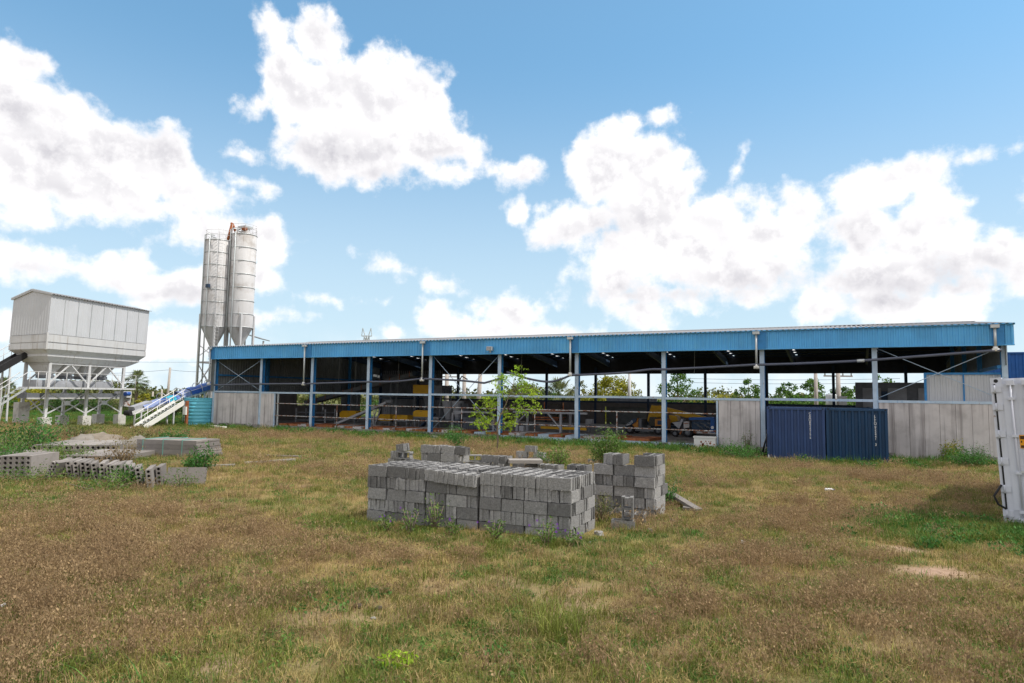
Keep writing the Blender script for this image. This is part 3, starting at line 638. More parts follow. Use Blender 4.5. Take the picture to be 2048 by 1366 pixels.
def loader():
    Y = 7.0
    q = lambda x, y: inside(x, y, Y)
    def plate(pts, d0, d1):
        mb = MB(); P2 = [q(*p) for p in pts]; n = len(P2)
        vs = [Vector((p.x, Y+d0, p.z)) for p in P2]+[Vector((p.x, Y+d1, p.z)) for p in P2]
        return mb.add(vs, [tuple(reversed(range(n))), tuple(range(n, 2*n))]+[(i, (i+1) % n, n+(i+1) % n, n+i) for i in range(n)])
    def wheel(px, py, r, Yw, nm='wheel'):
        c = q(px, py); c = Vector((c.x, Yw, FL+r)); 
        w = part(nm, MB().lathe([(r*.55, -.16), (r*.95, -.18), (r, -.1), (r, .1), (r*.95, .18), (r*.55, .16)], Matrix.Translation(c) @ Matrix.Rotation(R(90), 4, 'X'), 20), M_['rubber'], cur)
        sub('rim', MB().lathe([(.02, -.1), (r*.3, -.1), (r*.56, -.15), (r*.56, .15), (.02, .12)], Matrix.Translation(c) @ Matrix.Rotation(R(90), 4, 'X'), 16), M_['machine'], w)
    # skid steer
    cur = thing('skid_loader', 'small orange skid steer loader with dark arm, parked under the yellow boom', 'loader', (q(1290, 866).x, Y, FL))
    part('body', plate([(1268, 838), (1282, 838), (1282, 856), (1325, 858), (1325, 862), (1268, 862)], .1, 1.5), M_['machine'], cur)
    part('front_frame', plate([(1252, 854), (1272, 837), (1276, 836), (1276, 855)], .0, .25), M_['orange'], cur)
    am = part('arm', plate([(1250, 853), (1266, 838), (1275, 836), (1273, 843), (1257, 855)], -.12, -.02), M_['dark_steel'], cur)
    p1 = q(1261, 847); p0 = q(1255, 852)
    d = (p1-p0); ang = math.atan2(d.z, d.x)
    text('lettering', 'SR210', .2, M_['lettering'], am, Matrix.Translation(Vector((p1.x-.02, Y-.128, p1.z))) @ Matrix.Rotation(ang*-1*-1, 4, Vector((0, -1, 0))) @ Matrix.Rotation(R(90), 4, 'X'))
    part('cab', plate([(1298, 834), (1312, 834), (1312, 852), (1296, 852)], .15, 1.4), M_['glass'], cur)
    eg = part('engine_cover', plate([(1310, 838), (1330, 838), (1330, 857), (1322, 853), (1310, 852)], .0, 1.5), M_['orange'], cur)
    sub('grille', plate([(1315, 841), (1329, 841), (1329, 850), (1315, 849)], -.02, -.003), M_['dark_steel'], eg)
    for px in (1261, 1318):
        wheel(px, 866, .29, Y-.05); wheel(px, 866, .29, Y+1.5)
    # telescopic handler behind
    Y2 = Y; Y = 9.2
    cur = thing('telescopic_handler', 'big yellow machine with a long boom sloping down to the right behind the orange loader', 'telehandler', (q(1330, 864).x, Y, FL))
    part('mast', plate([(1300, 812), (1326, 810), (1328, 838), (1312, 835), (1298, 836), (1294, 845), (1292, 840), (1296, 825)], .3, 1.0), M_['yellow'], cur)
    part('boom', plate([(1303, 810), (1330, 814), (1412, 834), (1410, 837), (1370, 835), (1330, 823), (1302, 815)], .0, .28), M_['yellow'], cur)
    part('counterweight', plate([(1336, 830), (1352, 832), (1354, 842), (1338, 846)], .2, 1.2), M_['yellow'], cur)
    part('chassis', plate([(1300, 852), (1410, 852), (1410, 860), (1300, 860)], .2, 1.6), M_['dark_steel'], cur)
    for px in (1325, 1395): wheel(px, 862, .42, Y+.1); wheel(px, 862, .42, Y+1.7)
    # concrete pump
    Y = 5.6
    cur = thing('concrete_pump', 'cream wheeled pump with a triangular steel hopper next to the blue generator', 'pump', (q(1355, 866).x, Y, FL))
    part('hopper', plate([(1344, 845), (1360, 843), (1362, 838), (1366, 838), (1365, 844), (1358, 858)], .0, .8), M_['light_machine'], cur)
    part('cabinet', plate([(1367, 843), (1378, 843), (1378, 857), (1367, 857)], .0, .7), M_['rust_pale'], cur)
    part('drawbar', MB().beam(q(1360, 868), q(1365, 858), .08, .08), M_['rust'], cur)
    part('panel', plate([(1368, 846), (1377, 846), (1377, 847.5), (1368, 847.5)], -.02, -.004), M_['rust'], cur)
    wheel(1350, 868, .2, Y+.1)
    cur = thing('generator_trailer', 'blue framed generator on a single axle trailer at the right end of the open bays', 'generator', (q(1390, 868).x, Y, FL))
    part('canopy', plate([(1378, 835), (1428, 834.5), (1428, 840), (1378, 840)], -.05, 1.0), M_['blue_wall'], cur)
    fr = part('end_post', plate([(1421, 840), (1429, 840), (1429, 865), (1421, 865)], -.03, .9), M_['blue_wall'], cur)
    c = q(1425, 855); sub('round_badge', MB().tube([(c.x, Y-.034, c.z), (c.x, Y-.05, c.z)], .09, 14), M_['lettering'], fr)
    part('engine', plate([(1382, 843), (1420, 842), (1420, 860), (1382, 860)], .15, .85), M_['dark_steel'], cur)
    pp = MB()
    for k in range(5): a = q(1386+k*7, 846+(k % 2)*5); pp.tube([(a.x, Y+.13, a.z), (a.x+.3, Y+.08, a.z-.1), (a.x+.4, Y+.1, a.z-.3)], .03, 6)
    part('engine_pipe', pp, M_['machine'], cur)
    part('chassis', plate([(1370, 862), (1433, 864), (1433, 868), (1370, 866)], .0, 1.0), M_['rust_pale'], cur)
    wheel(1377, 869, .29, Y-.1); wheel(1377, 869, .29, Y+1.1)
loader()
def office():
    t = thing('site_cabin', 'dark grey panelled cabin inside the right end of the shed', 'cabin', (46.5, 14, FL))
    part('wall', MB().box(44.2, 49.7, 12, 19.5, FL, 3.75), M_['machine'], t)
    for x in (44.6, 46.0, 47.6): part('panel', MB().box(x, x+1.0, 11.94, 11.99, 1.2, 3.4), M_['light_machine'], t)
    part('door', MB().box(49.0, 49.6, 11.94, 11.99, FL, 2.4), M_['dark_sheet'], t); part('door', MB().box(45.65, 45.95, 11.94, 11.99, FL, 3.2), M_['dark_steel'], t)
office()
# ------------------------------------------------------------------ aggregate bin on legs (far left)
def build_bins():
    F0 = Vector((FWD.x, FWD.y, 0)).normalized(); R0 = _r0
    O = atD(91, 812, 44.5); O.z = 0
    A = (R0*1.2+F0*6.5).normalized(); B = Vector((-A.y, A.x, 0))      # along the long side, and across to the back left
    if B.dot(R0) > 0: B = -B
    Lx, Wb = 6.6, 1.85
    lean = .030
    def p(a, b, z): q = O+A*a+B*b; z -= .10*(b-.9)*max(0, min(1, (z-4)/4.6)); return Vector((q.x, q.y, z))+R0*(lean*(z-.7))
    S = thing('aggregate_bin', 'white clad gabled hopper building raised on steel legs', 'hopper', (O.x, O.y, 0))
    P = lambda n, mb, mt, lab=None: part(n, mb, M_[mt], S, lab)
    a0, a1, b0, b1 = -.95, 8.1, -.55, 2.35
    def ring(a0, a1, b0, b1, z): return [p(a0, b0, z), p(a1, b0, z), p(a1, b1, z), p(a0, b1, z)]
    ze, zr, zs = 8.73, 9.16, 6.2
    # corrugated cladding
    def side(f, u0, u1, zfun, dirn):
        pr = corr(u0, u1, .2, .009, lambda u, d: (u, d, 0)); n = len(pr); mb = MB()
        lo = [f(u, d, zs) for u, d, _ in pr]; hi = [f(u, d, zfun(u)) for u, d, _ in pr]
        mb.add(lo+hi, [(i, i+1, n+i+1, n+i) for i in range(n-1)]); return mb
    P('side_cladding', side(lambda u, d, z: p(u, b0-d, z), a0, a1, lambda u: ze, 1), 'white_sheet')
    bm_ = (b0+b1)/2; gz = lambda u: zr-(zr-ze)*abs(u-bm_)/(b1-bm_)
    P('gable_cladding', side(lambda u, d, z: p(a0-d, u, z), b0, b1, gz, 1), 'white_sheet')
    P('side_cladding', side(lambda u, d, z: p(u, b1+d, z), a0, a1, lambda u: ze, 1), 'white_sheet'); P('gable_cladding', side(lambda u, d, z: p(a1+d, u, z), b0, b1, gz, 1), 'white_sheet')
    sm = MB()
    for k in range(1, 8):
        u = a0+(a1-a0)*k/8; sm.beam(p(u, b0-.03, zs+.02), p(u, b0-.03, ze-.05), .03, .02)
    P('cladding_seam', sm, 'galv')
    rf = MB()
    for s in (0, 1):
        e = b0-.14 if s == 0 else b1+.14; pr = corr(a0-.1, a1+.1, .25, .035, lambda u, d: (u, d, 0)); n = len(pr)
        lo = [p(u, e, ze-.03+d) for u, d, _ in pr]; hi = [p(u, bm_, zr+.03+d) for u, d, _ in pr]
        rf.add(lo+hi, [(i, i+1, n+i+1, n+i) for i in range(n-1)])
    P('roof', rf, 'roof')
    P('barge_board', MB().beam(p(a0-.06, b0-.1, ze), p(a0-.06, bm_, zr+.02), .05, .16).beam(p(a0-.06, bm_, zr+.02), p(a0-.06, b1+.1, ze), .05, .16), 'white_sheet')
    P('roof_vent', MB().beam(p(6.6, .6, zr-.3), p(7.4, .6, zr-.3), .5, .5), 'galv')
    # steel hopper: two bands, two sloping steps
    h = MB()
    def loft(r1, r2):
        o = r1+r2; h.add(o, [(0, 1, 5, 4), (1, 2, 6, 5), (2, 3, 7, 6), (3, 0, 4, 7)])
    i0 = .0
    z1, z2, z3, z4, z5 = 6.18, 5.70, 5.64, 5.25, 4.80
    loft(ring(a0, a1, b0, b1, z1), ring(a0, a1, b0, b1, z2)); loft(ring(a0, a1, b0, b1, z2), ring(a0+.04, a1-.04, b0+.04, b1-.04, z2-.005))
    loft(ring(a0+.04, a1-.04, b0+.04, b1-.04, z2-.005), ring(a0+.04, a1-.04, b0+.04, b1-.04, z3)); loft(ring(a0-.01, a1+.01, b0-.01, b1+.01, z3), ring(a0-.01, a1+.01, b0-.01, b1+.01, z4))
    loft(ring(a0-.01, a1+.01, b0-.01, b1+.01, z4), ring(a0+.4, a1-.4, b0+.25, b1-.25, z5+.12)); P('hopper', h, 'white')
    h = MB(); loft(ring(a0+.36, a1-.36, b0+.22, b1-.22, z5+.16), ring(a0+.36, a1-.36, b0+.22, b1-.22, z5)); loft(ring(a0+.36, a1-.36, b0+.22, b1-.22, z5), ring(a0+.75, a1-1.3, b0+.45, b1-.45, 4.42)); P('hopper_skirt', h, 'white')
    P('corner_plate', MB().beam(p(a0-.03, b0-.03, z4-.05), p(a0-.03, b0-.03, z1+.1), .1, .1), 'white')
    # legs, frame, truss
    zt = 4.40
    bm = MB().beam(p(-.05, 0, zt), p(Lx+.1, 0, zt), .12, .2).beam(p(-.05, Wb, zt), p(Lx+.1, Wb, zt), .12, .2).beam(p(0, 0, zt), p(0, Wb, zt), .1, .18).beam(p(Lx, 0, zt), p(Lx, Wb, zt), .1, .18)
    P('top_frame', bm, 'white')
    for k in range(3):
        for b in (0, Wb):
            tall = (k == 0 and b > 0)
            zb = 1.75 if tall else .78
            l = P('leg', MB().beam(p(Lx*k/2, b, zb), p(Lx*k/2, b, zt), .17, .17), 'white')
            q = p(Lx*k/2, b, .4); w = .3 if not tall else .33
            P('footing', MB().box(q.x-w, q.x+w, q.y-w, q.y+w, -.3, zb), 'footing')
    for b in (0, Wb):
        d = MB()
        for k in range(2):
            x0, x1 = Lx*k/2, Lx*(k+1)/2
            d.beam(p(x0, b, .95), p(x1, b, 2.45), .07, .07).beam(p(x0, b-.02, 2.45), p(x1, b-.02, .95), .07, .07)
            xm = (x0+x1)/2; d.beam(p(x0, b, 3.0), p(xm-.1, b, 4.3), .08, .08).beam(p(xm+.1, b, 4.3), p(x1, b, 3.0), .08, .08)
            d.beam(p(xm-.25, b-.03, 1.7), p(xm+.25, b-.03, 1.7), .05, .3)
        P('brace', d, 'white')
    P('brace', MB().beam(p(0, 0, .9), p(0, Wb, 2.4), .06, .06).beam(p(0, Wb, .9), p(0, 0, 2.4), .06, .06), 'white')
    # discharge gates, weigh belt, walkway
    c = MB()
    for k in range(4):
        x = .6+k*1.55
        o = ring(x-.6, x+.6, .15, Wb-.15, 4.3)+ring(x-.25, x+.25, .6, Wb-.6, 3.55)
        c.add(o, [(0, 1, 5, 4), (1, 2, 6, 5), (2, 3, 7, 6), (3, 0, 4, 7)])
    P('discharge_cone', c, 'white')
    gt = MB()
    for k in range(4): x = .6+k*1.55; gt.beam(p(x-.35, .9, 3.48), p(x+.35, .9, 3.48), .8, .18); gt.tube([p(x, .3, 3.5), p(x, 1.5, 3.5)], .14, 8)
    P('gate', gt, 'machine')
    P('weigh_trough', MB().beam(p(-.5, .9, 3.0), p(6.1, .9, 3.0), 1.0, .5), 'light_machine')
    P('belt_conveyor', MB().beam(p(-1.0, .9, 2.2), p(7.4, .9, 2.2), .75, .34), 'machine'); P('belt_rail', MB().beam(p(-1.0, .5, 2.02), p(7.4, .5, 2.02), .08, .1), 'white')
    P('belt_motor', MB().tube([p(7.3, .3, 2.35), p(7.75, .3, 2.35)], .16, 12), 'tarp'); P('head_plate', MB().beam(p(7.3, .9, 2.3), p(8.3, .9, 2.3), .7, .5), 'white')
    P('chute', MB().beam(p(8.25, .9, 2.1), p(8.15, .9, 1.35), .45, .4), 'rust_pale')
    w = P('walkway', MB().beam(p(-2.2, -.45, 2.72), p(7.0, -.45, 2.72), .8, .12), 'white')
    rl = MB(); xs = [-2.2, -1.6, -1.0, -.3, .6, 2.6, 3.1, 4.6, 5.2, 6.95]
    for x in xs: rl.tube([p(x, -.82, 2.75), p(x, -.82, 3.75)], .022, 6)
    rl.tube([p(-2.2, -.82, 3.75), p(6.95, -.82, 3.75)], .022, 6).tube([p(-2.2, -.82, 3.28), p(6.95, -.82, 3.28)], .018, 6)
    sub('railing', rl, M_['white'], w)
    # stair at the left
    def p2(a, b, z): return p(a, b, z)
    st = MB(); t0, t1 = p2(-2.0, .1, 2.7), p2(-5.2, 1.2, .1); s0, s1 = p2(-2.2, -.7, 2.7), p2(-5.4, .4, .1)
    st.beam(t0, t1, .05, .11).beam(s0, s1, .05, .11)
    for k in range(11): u = (k+.5)/11; st.beam(t0.lerp(t1, u), s0.lerp(s1, u), .2, .03)
    P('stair', st, 'galv')
    P('stair_rail', MB().tube([t0+Vector((0, 0, 1)), t1+Vector((0, 0, 1))], .025, 6).tube([s0+Vector((0, 0, 1)), s1+Vector((0, 0, 1))], .025, 6).tube([s1, s1+Vector((0, 0, 1))], .025, 6).tube([s0.lerp(s1, .5), s0.lerp(s1, .5)+Vector((0, 0, 1))], .025, 6), 'white')
    return p, A, B
bp, BA, BB = build_bins()
def left_belt():
    a = atD(-70, 775, 41.5); b = atD(47, 708, 44.6)
    t = thing('loading_conveyor', 'dark steep belt conveyor climbing from the left edge into the white bin', 'conveyor', (a.x, a.y, hgt(a.x, a.y)))
    s = (b-a).cross(Vector((0, 0, 1))).normalized()
    part('belt', MB().beam(a, b, .75, .12), M_['rubber'], t)
    part('side_frame', MB().beam(a+s*.42, b+s*.42, .07, .4).beam(a-s*.42, b-s*.42, .07, .4), M_['rubber'], t)
    r_ = MB()
    for k in range(11):
        q = a.lerp(b, k/10); r_.beam(q+s*.45-Vector((0, 0, .22)), q-s*.45-Vector((0, 0, .22)), .06, .06)
    part('idler', r_, M_['white'], t)
    rr = MB(); off = s*(-.7)
    for k in range(8): q = a.lerp(b, k/7)-s*.5; rr.tube([q, q+Vector((0, 0, 1.0))], .02, 6)
    rr.tube([a-s*.5+Vector((0, 0, 1)), b-s*.5+Vector((0, 0, 1))], .022, 6).tube([a-s*.5+Vector((0, 0, .55)), b-s*.5+Vector((0, 0, .55))], .018, 6)
    part('railing', rr, M_['white'], t)
    lg = MB()
    for u in (.25, .7):
        q = a.lerp(b, u)
        for sg in (-.4, .4): z = q+s*sg; part('support', MB().beam((z.x, z.y, -.1), (z.x, z.y, z.z-.15), .09, .09), M_['white'], t)
        lg.beam((q.x-s.x*.4, q.y-s.y*.4, .3), (q.x+s.x*.4, q.y+s.y*.4, q.z-.5), .05, .05)
    part('support_brace', lg, M_['white'], t)
left_belt()

# ------------------------------------------------------------------ cement silos
def silo(base, top, r, z_cone, z_bar, z_top, label, ladder, filt):
    S = thing('cement_silo', label, 'silo', (base.x, base.y, 0))
    ax = (top-base); ax = ax/ax.z
    def c(z): return Vector((base.x, base.y, 0))+Vector((ax.x*z, ax.y*z, z))
    sh = Matrix(((1, 0, ax.x, base.x), (0, 1, ax.y, base.y), (0, 0, 1, 0), (0, 0, 0, 1)))
    P = lambda n, mb, mt: part(n, mb, M_[mt], S)
    b = P('barrel', MB().lathe([(r, z_bar), (r, z_top), (r*.98, z_top+.02), (.05, z_top+.22)], sh, 40), 'silo')
    bd = MB(); n = 7
    for k in range(n+1):
        z = z_bar+(z_top-z_bar)*k/n*.995; bd.lathe([(r, z-.03), (r+.025, z-.03), (r+.025, z+.03), (r, z+.03)], sh, 40)
    sub('band', bd, M_['galv'], b)
    P('cone', MB().lathe([(r, z_bar), (.22, z_cone), (.22, z_cone-.35)], sh, 40), 'silo')
    for k in range(4):
        t = math.pi/4+k*math.pi/2+.15; d = Vector((math.cos(t), math.sin(t), 0))*(r+.06)
        P('leg', MB().beam(c(-.1)+d, c(z_bar+1.1)+d, .16, .16), 'white')
    br = MB()
    for k in range(4):
        t = math.pi/4+k*math.pi/2+.15; t2 = t+math.pi/2; d = Vector((math.cos(t), math.sin(t), 0))*(r+.06); e = Vector((math.cos(t2), math.sin(t2), 0))*(r+.06)
        for z0, z1 in ((.4, 2.9), (3.0, 5.0)):
            br.beam(c(z0)+d, c(z1)+e, .06, .06).beam(c(z1)+d, c(z0)+e, .06, .06)
        for z in (2.95, 5.1): br.beam(c(z)+d, c(z)+e, .1, .14)
        br.beam(c(6.6)+d, c(5.6)+e, .05, .05)
    P('brace', br, 'white')
    # fill pipes up the barrel
    for t, zz in ((-1.9, z_top+.35), (-1.35, z_top+.1)):
        d = Vector((math.cos(t), math.sin(t), 0))*(r+.09); P('fill_pipe', MB().tube([c(.8)+d, c(zz)+d, c(zz+.12)+d*.8, c(zz+.1)+d*.3], .055, 8), 'galv')
    rl = MB(); zs = (z_top+.1, z_top+.8)
    for k in range(10):
        t = 2*math.pi*k/10; d = Vector((math.cos(t), math.sin(t), 0))*r*.97; rl.tube([c(zs[0]-.1)+d, c(zs[1])+d], .018, 5)
    for z in (z_top+.45, z_top+.8):
        rl.tube([c(z)+Vector((math.cos(2*math.pi*k/20), math.sin(2*math.pi*k/20), 0))*r*.97 for k in range(21)], .016, 5)
    P('railing', rl, 'white')
    if ladder is not None:
        t = ladder; d = Vector((math.cos(t), math.sin(t), 0)); s = Vector((-d.y, d.x, 0)); ld = MB()
        for sg in (-.2, .2): ld.tube([c(1.2)+d*(r+.25)+s*sg, c(z_top+1)+d*(r+.25)+s*sg], .018, 5)
        for k in range(int((z_top-.5)/.3)): z = 1.4+k*.3; ld.tube([c(z)+d*(r+.25)-s*.2, c(z)+d*(r+.25)+s*.2], .012, 4)
        for k in range(int((z_top-z_bar)/.9)):
            z = z_bar+.6+k*.9; ld.tube([c(z)+d*(r+.25+.65*math.sin(math.pi*j/6))+s*(-.33*math.cos(math.pi*j/6)) for j in range(7)], .012, 4)
        for j in (1, 3, 5): ld.tube([c(z_bar+.6)+d*(r+.25+.65*math.sin(math.pi*j/6))+s*(-.33*math.cos(math.pi*j/6)), c(z_top+1)+d*(r+.25+.65*math.sin(math.pi*j/6))+s*(-.33*math.cos(math.pi*j/6))], .012, 4)
        P('caged_ladder', ld, 'white')
    if filt:
        q = c(z_top+.15)+Vector((.2, -.05, 0)); P('dust_filter', MB().lathe([(.36, 0), (.36, .45)], Matrix.Translation(q), 18), 'silo')
        P('filter_cap', MB().box(q.x-.46, q.x+.46, q.y-.42, q.y+.42, q.z+.45, q.z+.6), 'galv'); P('filter_motor', MB().box(q.x+.2, q.x+.55, q.y-.6, q.y-.3, q.z+.15, q.z+.4), 'rust')
    else:
        q = c(z_top-3.6)+Vector((.35, -r-.05, 0)); P('level_box', MB().box(q.x-.18, q.x+.2, q.y-.12, q.y+.06, q.z-.6, q.z-.3), 'dark_steel')
    P('screw_valve', MB().tube([c(z_cone-.3), c(z_cone-.75)], .3, 10), 'rust')
    return c
s1a, s1b = atD(418, 835, 58), atD(437, 482, 58); s2a, s2b = atD(470.5, 832, 58.6), atD(488.5, 470, 58.6)
c1 = silo(s1a, s1b, 1.04, 6.35, 8.15, 15.6, 'shorter white cement silo on the left, with a long ladder and grey dirt streaks', -.55, False)
c2 = silo(s2a, s2b, 1.07, 6.5, 8.2, 16.25, 'taller white cement silo on the right, with a capped filter on its top', None, True)
cv = thing('silo_transfer_pipe', 'rusty inverted V pipe joining the tops of the two white silos', 'pipe', c1(15.7))
pA, pB, pC = c1(15.5)+Vector((.75, .3, 0)), atD(464.5, 447, 58.2), c2(16.3)+Vector((-.65, -.2, 0))
part('pipe', MB().tube([pA, pB], .12, 8), M_['rust'], cv); part('elbow', MB().tube([pB+Vector((-.05, 0, -.05)), pB+Vector((0, 0, .06))], .13, 8), M_['rust'], cv); part('pipe', MB().tube([pB, pC], .11, 8), M_['rust'], cv)
# little roof behind the silos
q = atD(505, 676, 64); lt = thing('lean_to_roof', 'small dark sloping roof on posts behind the taller silo', 'canopy', (q.x, q.y, 0))
part('roof', MB().beam(atD(483, 665, 64), atD(531, 680, 64), 2.4, .08), M_['dark_sheet'], lt)
for px in (490, 527): a = atD(px, 672 if px < 500 else 680, 64); part('post', MB().box(a.x-.06, a.x+.06, a.y-.06, a.y+.06, 0, a.z-.1), M_['white'], lt)

# ------------------------------------------------------------------ tarpaulin covered conveyor and stair
def covered():
    a, b = atD(258, 826, 48.5), atD(424, 776, 54.2); d = (b-a).normalized(); s = d.cross(Vector((0, 0, 1))).normalized(); u = s.cross(d)
    t = thing('covered_conveyor', 'inclined belt conveyor under blue tarpaulin leading into the end of the shed', 'conveyor', (a.x, a.y, 0))
    part('frame', MB().beam(a+s*.42, b+s*.42, .1, .26).beam(a-s*.42, b-s*.42, .1, .26), M_['white'], t)
    part('tail_drum', MB().tube([a-s*.42, a+s*.42], .2, 12), M_['rubber'], t)
    part('tail_hopper', MB().beam(a+d*.25+u*.25, a+d*1.6+u*.3, .8, .3), M_['light_machine'], t)
    def cover(k0, k1, hh, mt, nm):
        mb = MB(); n = 26; m_ = 9; rows = []
        for i in range(n+1):
            k = k0+(k1-k0)*i/n; c = a.lerp(b, k); row = []
            for j in range(m_):
                th = math.pi*j/(m_-1); w = -.56*math.cos(th); z = .02+hh*math.sin(th)**.6
                q = c+s*w+u*z; nz = mnoise.noise(q*2.3)*.07*math.sin(th)+mnoise.noise(q*6)*.03; row.append(q+u*nz)
            rows.append(row)
        vs = [v for r in rows for v in r]; fs = [(i*m_+j, i*m_+j+1, (i+1)*m_+j+1, (i+1)*m_+j) for i in range(n) for j in range(m_-1)]
        return part(nm, mb.add(vs, fs, True), M_[mt], t)
    cover(.13, .345, .36, 'tarp_pale', 'tarpaulin'); cover(.35, .55, .30, 'tarp', 'tarpaulin'); cover(.56, .68, .50, 'tarp_pale', 'tarpaulin'); cover(.69, .985, .52, 'tarp', 'tarpaulin'); cover(.42, .5, .33, 'cyan', 'tarpaulin')
    hp = MB()
    for k in (.38, .58, .82, .98):
        c = a.lerp(b, k); hp.tube([c-s*.62-u*.1, c-s*.62+u*.55, c-s*.3+u*.75, c+s*.3+u*.75, c+s*.62+u*.55, c+s*.62-u*.1], .028, 6)
    hp.tube([a.lerp(b, .3)-s*.62+u*.3, b-s*.62+u*.42], .02, 6).tube([a.lerp(b, .3)+s*.62+u*.3, b+s*.62+u*.42], .02, 6); part('hoop', hp, M_['white'], t)
    for k in (.10, .48, .86):
        c = a.lerp(b, k)
        for sg in (-.42, .42): q = c+s*sg; part('leg', MB().beam((q.x, q.y, -.05), (q.x, q.y, q.z-.1), .1, .1), M_['white'], t)
    # access stair
    e = a.lerp(b, .49)+s*1.0; e.z -= .15
    f = atD(279, 849, 47.4); f = Vector((f.x, f.y, .02))
    st = thing('access_stair', 'white steel stair with handrails beside the blue covered conveyor', 'stair', (f.x, f.y, 0))
    dd = (e-f); sd = Vector((-dd.y, dd.x, 0)).normalized()*.46
    part('stringer', MB().beam(f+sd, e+sd, .06, .33), M_['white_pvc'], st); part('stringer', MB().beam(f-sd, e-sd, .06, .33), M_['white_pvc'], st)
    tr = MB()
    for k in range(11): q = f.lerp(e, (k+.6)/11.2); tr.beam(q+sd, q-sd, .24, .035)
    part('tread', tr, M_['galv'], st)
    for sg in (1, -1):
        hr = MB(); up = Vector((0, 0, .95)); hr.tube([f+sd*sg, f+sd*sg+up, e+sd*sg+up], .024, 6).tube([f+sd*sg+up*.5, e+sd*sg+up*.5], .02, 6)
        for k in (.3, .6, .95): q = f.lerp(e, k)+sd*sg; hr.tube([q, q+up], .022, 6)
        part('handrail', hr, M_['white_pvc'], st)
covered()

# ------------------------------------------------------------------ water tank
def tank():
    c = atD(397.5, 855, 51.9); c = Vector((c.x, c.y, -.05)); r0, r1 = 1.0, 1.10; H = 2.1
    t = thing('water_tank', 'round cyan water tank with ribs standing by the corner of the shed', 'tank', c)
    pr = []; n = 8
    for k in range(n):
        z0, z1 = H*k/n, H*(k+1)/n; ra, rb = r0+(r1-r0)*k/n, r0+(r1-r0)*(k+1)/n
        pr += [(ra-.015, z0), (ra+.02, z0+.03), (rb+.02, z1-.03), (rb-.015, z1)]
    pr += [(r1+.05, H), (r1+.05, H+.06), (r1-.03, H+.06), (r1-.05, H-.3), (.02, H-.32)]
    b = part('body', MB().lathe(pr, Matrix.Translation(c), 48), M_['tank'], t)
    for body, ang in (('EL', -2.80), ('S', -.62)):
        toc = math.atan2(CAM.y-c.y, CAM.x-c.x)
        th = toc+{'EL': -1.12, 'S': 1.02}[body]; d = Vector((math.cos(th), math.sin(th), 0)); zz = H*.72
        mt = Matrix.Translation(c+d*1.115+Vector((0, 0, zz))) @ Matrix.Rotation(th+math.pi/2, 4, 'Z') @ Matrix.Rotation(R(90), 4, 'X')
        text('lettering', body, .27, M_['lettering'], t, mt)
    part('pipe', MB().tube([c+Vector((-1.25, -.5, .1)), c+Vector((-1.22, -.5, 2.2)), c+Vector((-.9, -.4, 2.3))], .04, 8), M_['white_pvc'], t)
    q = G(372, 852); u = thing('junction_post', 'dark post with a white box standing left of the cyan tank', 'post', q)
    part('post', MB().box(q.x-.1, q.x+.1, q.y-.08, q.y+.08, -.1, 1.9), M_['rust'], u); part('box', MB().box(q.x-.2, q.x+.14, q.y-.2, q.y-.09, .85, 1.45), M_['white_pvc'], u)
    k = MB(); p0, p1 = G(418, 854), G(449, 856.5)
    k.beam(p0+Vector((0, 0, .06)), p1+Vector((0, 0, .06)), .35, .14); solo('white_plank', k, M_['white_pvc'], 'long white slab lying on the grass by the tank and wall', 'slab')
tank()

# ------------------------------------------------------------------ shipping containers
def container(c0, e, n, up, Wd, Ln, Ht, mats, label, corrug=True):
    """c0 front lower left corner, e along the front, n inwards"""
    t = thing('shipping_container', label, 'container', c0, 'shipping containers on the yard')
    mt = Matrix((e, n, up)).transposed().to_4x4(); mt.translation = c0
    def tr(mb): mb.v = [mt @ v for v in mb.v]; return mb
    fr = MB(); w = .11
    for x in (0, Wd-w):
        for y in (0, Ln-w): fr.box(x, x+w, y, y+w, .12, Ht-.12)
    for z0, z1 in ((0.02, .14), (Ht-.12, Ht-.02)):
        for y in (0.01, Ln-w+.01): fr.box(w, Wd-w, y, y+w-.02, z0, z1)
        for x in (0.01, Wd-w+.01): fr.box(x, x+w-.02, w, Ln-w, z0, z1)
    part('frame', tr(fr), mats[0], t)
    cs = MB()
    for x in (-.004, Wd-.174):
        for y in (-.004, Ln-.174):
            for z in (0, Ht-.118): cs.box(x, x+.178, y, y+.178, z, z+.118)
    cc = part('corner_casting', tr(cs), mats[0], t)
    ho = MB()
    for x in (.085, Wd-.085):
        for z in (.06, Ht-.06): ho.tube([(x, -.008, z), (x, -.001, z)], .035, 10)
    sub('casting_hole', tr(ho), M_['rubber'], cc)
    sd = MB()
    for x, sg in ((.03, 1), (Wd-.03, -1)): sd.sheet(corr(w, Ln-w, .28, .036, lambda u, d: (x+sg*d, u, 0)), (0, 0, .14), (0, 0, Ht-.12))
    sd.sheet(corr(w, Wd-w, .28, .036, lambda u, d: (u, Ln-.03-d, 0)), (0, 0, .14), (0, 0, Ht-.12)); part('side_panel', tr(sd), mats[0], t)
    rf = MB().box(w-.02, Wd-w+.02, w-.02, Ln-w+.02, Ht-.05, Ht-.03); part('roof', tr(rf), mats[0], t)
    return t, mt, tr
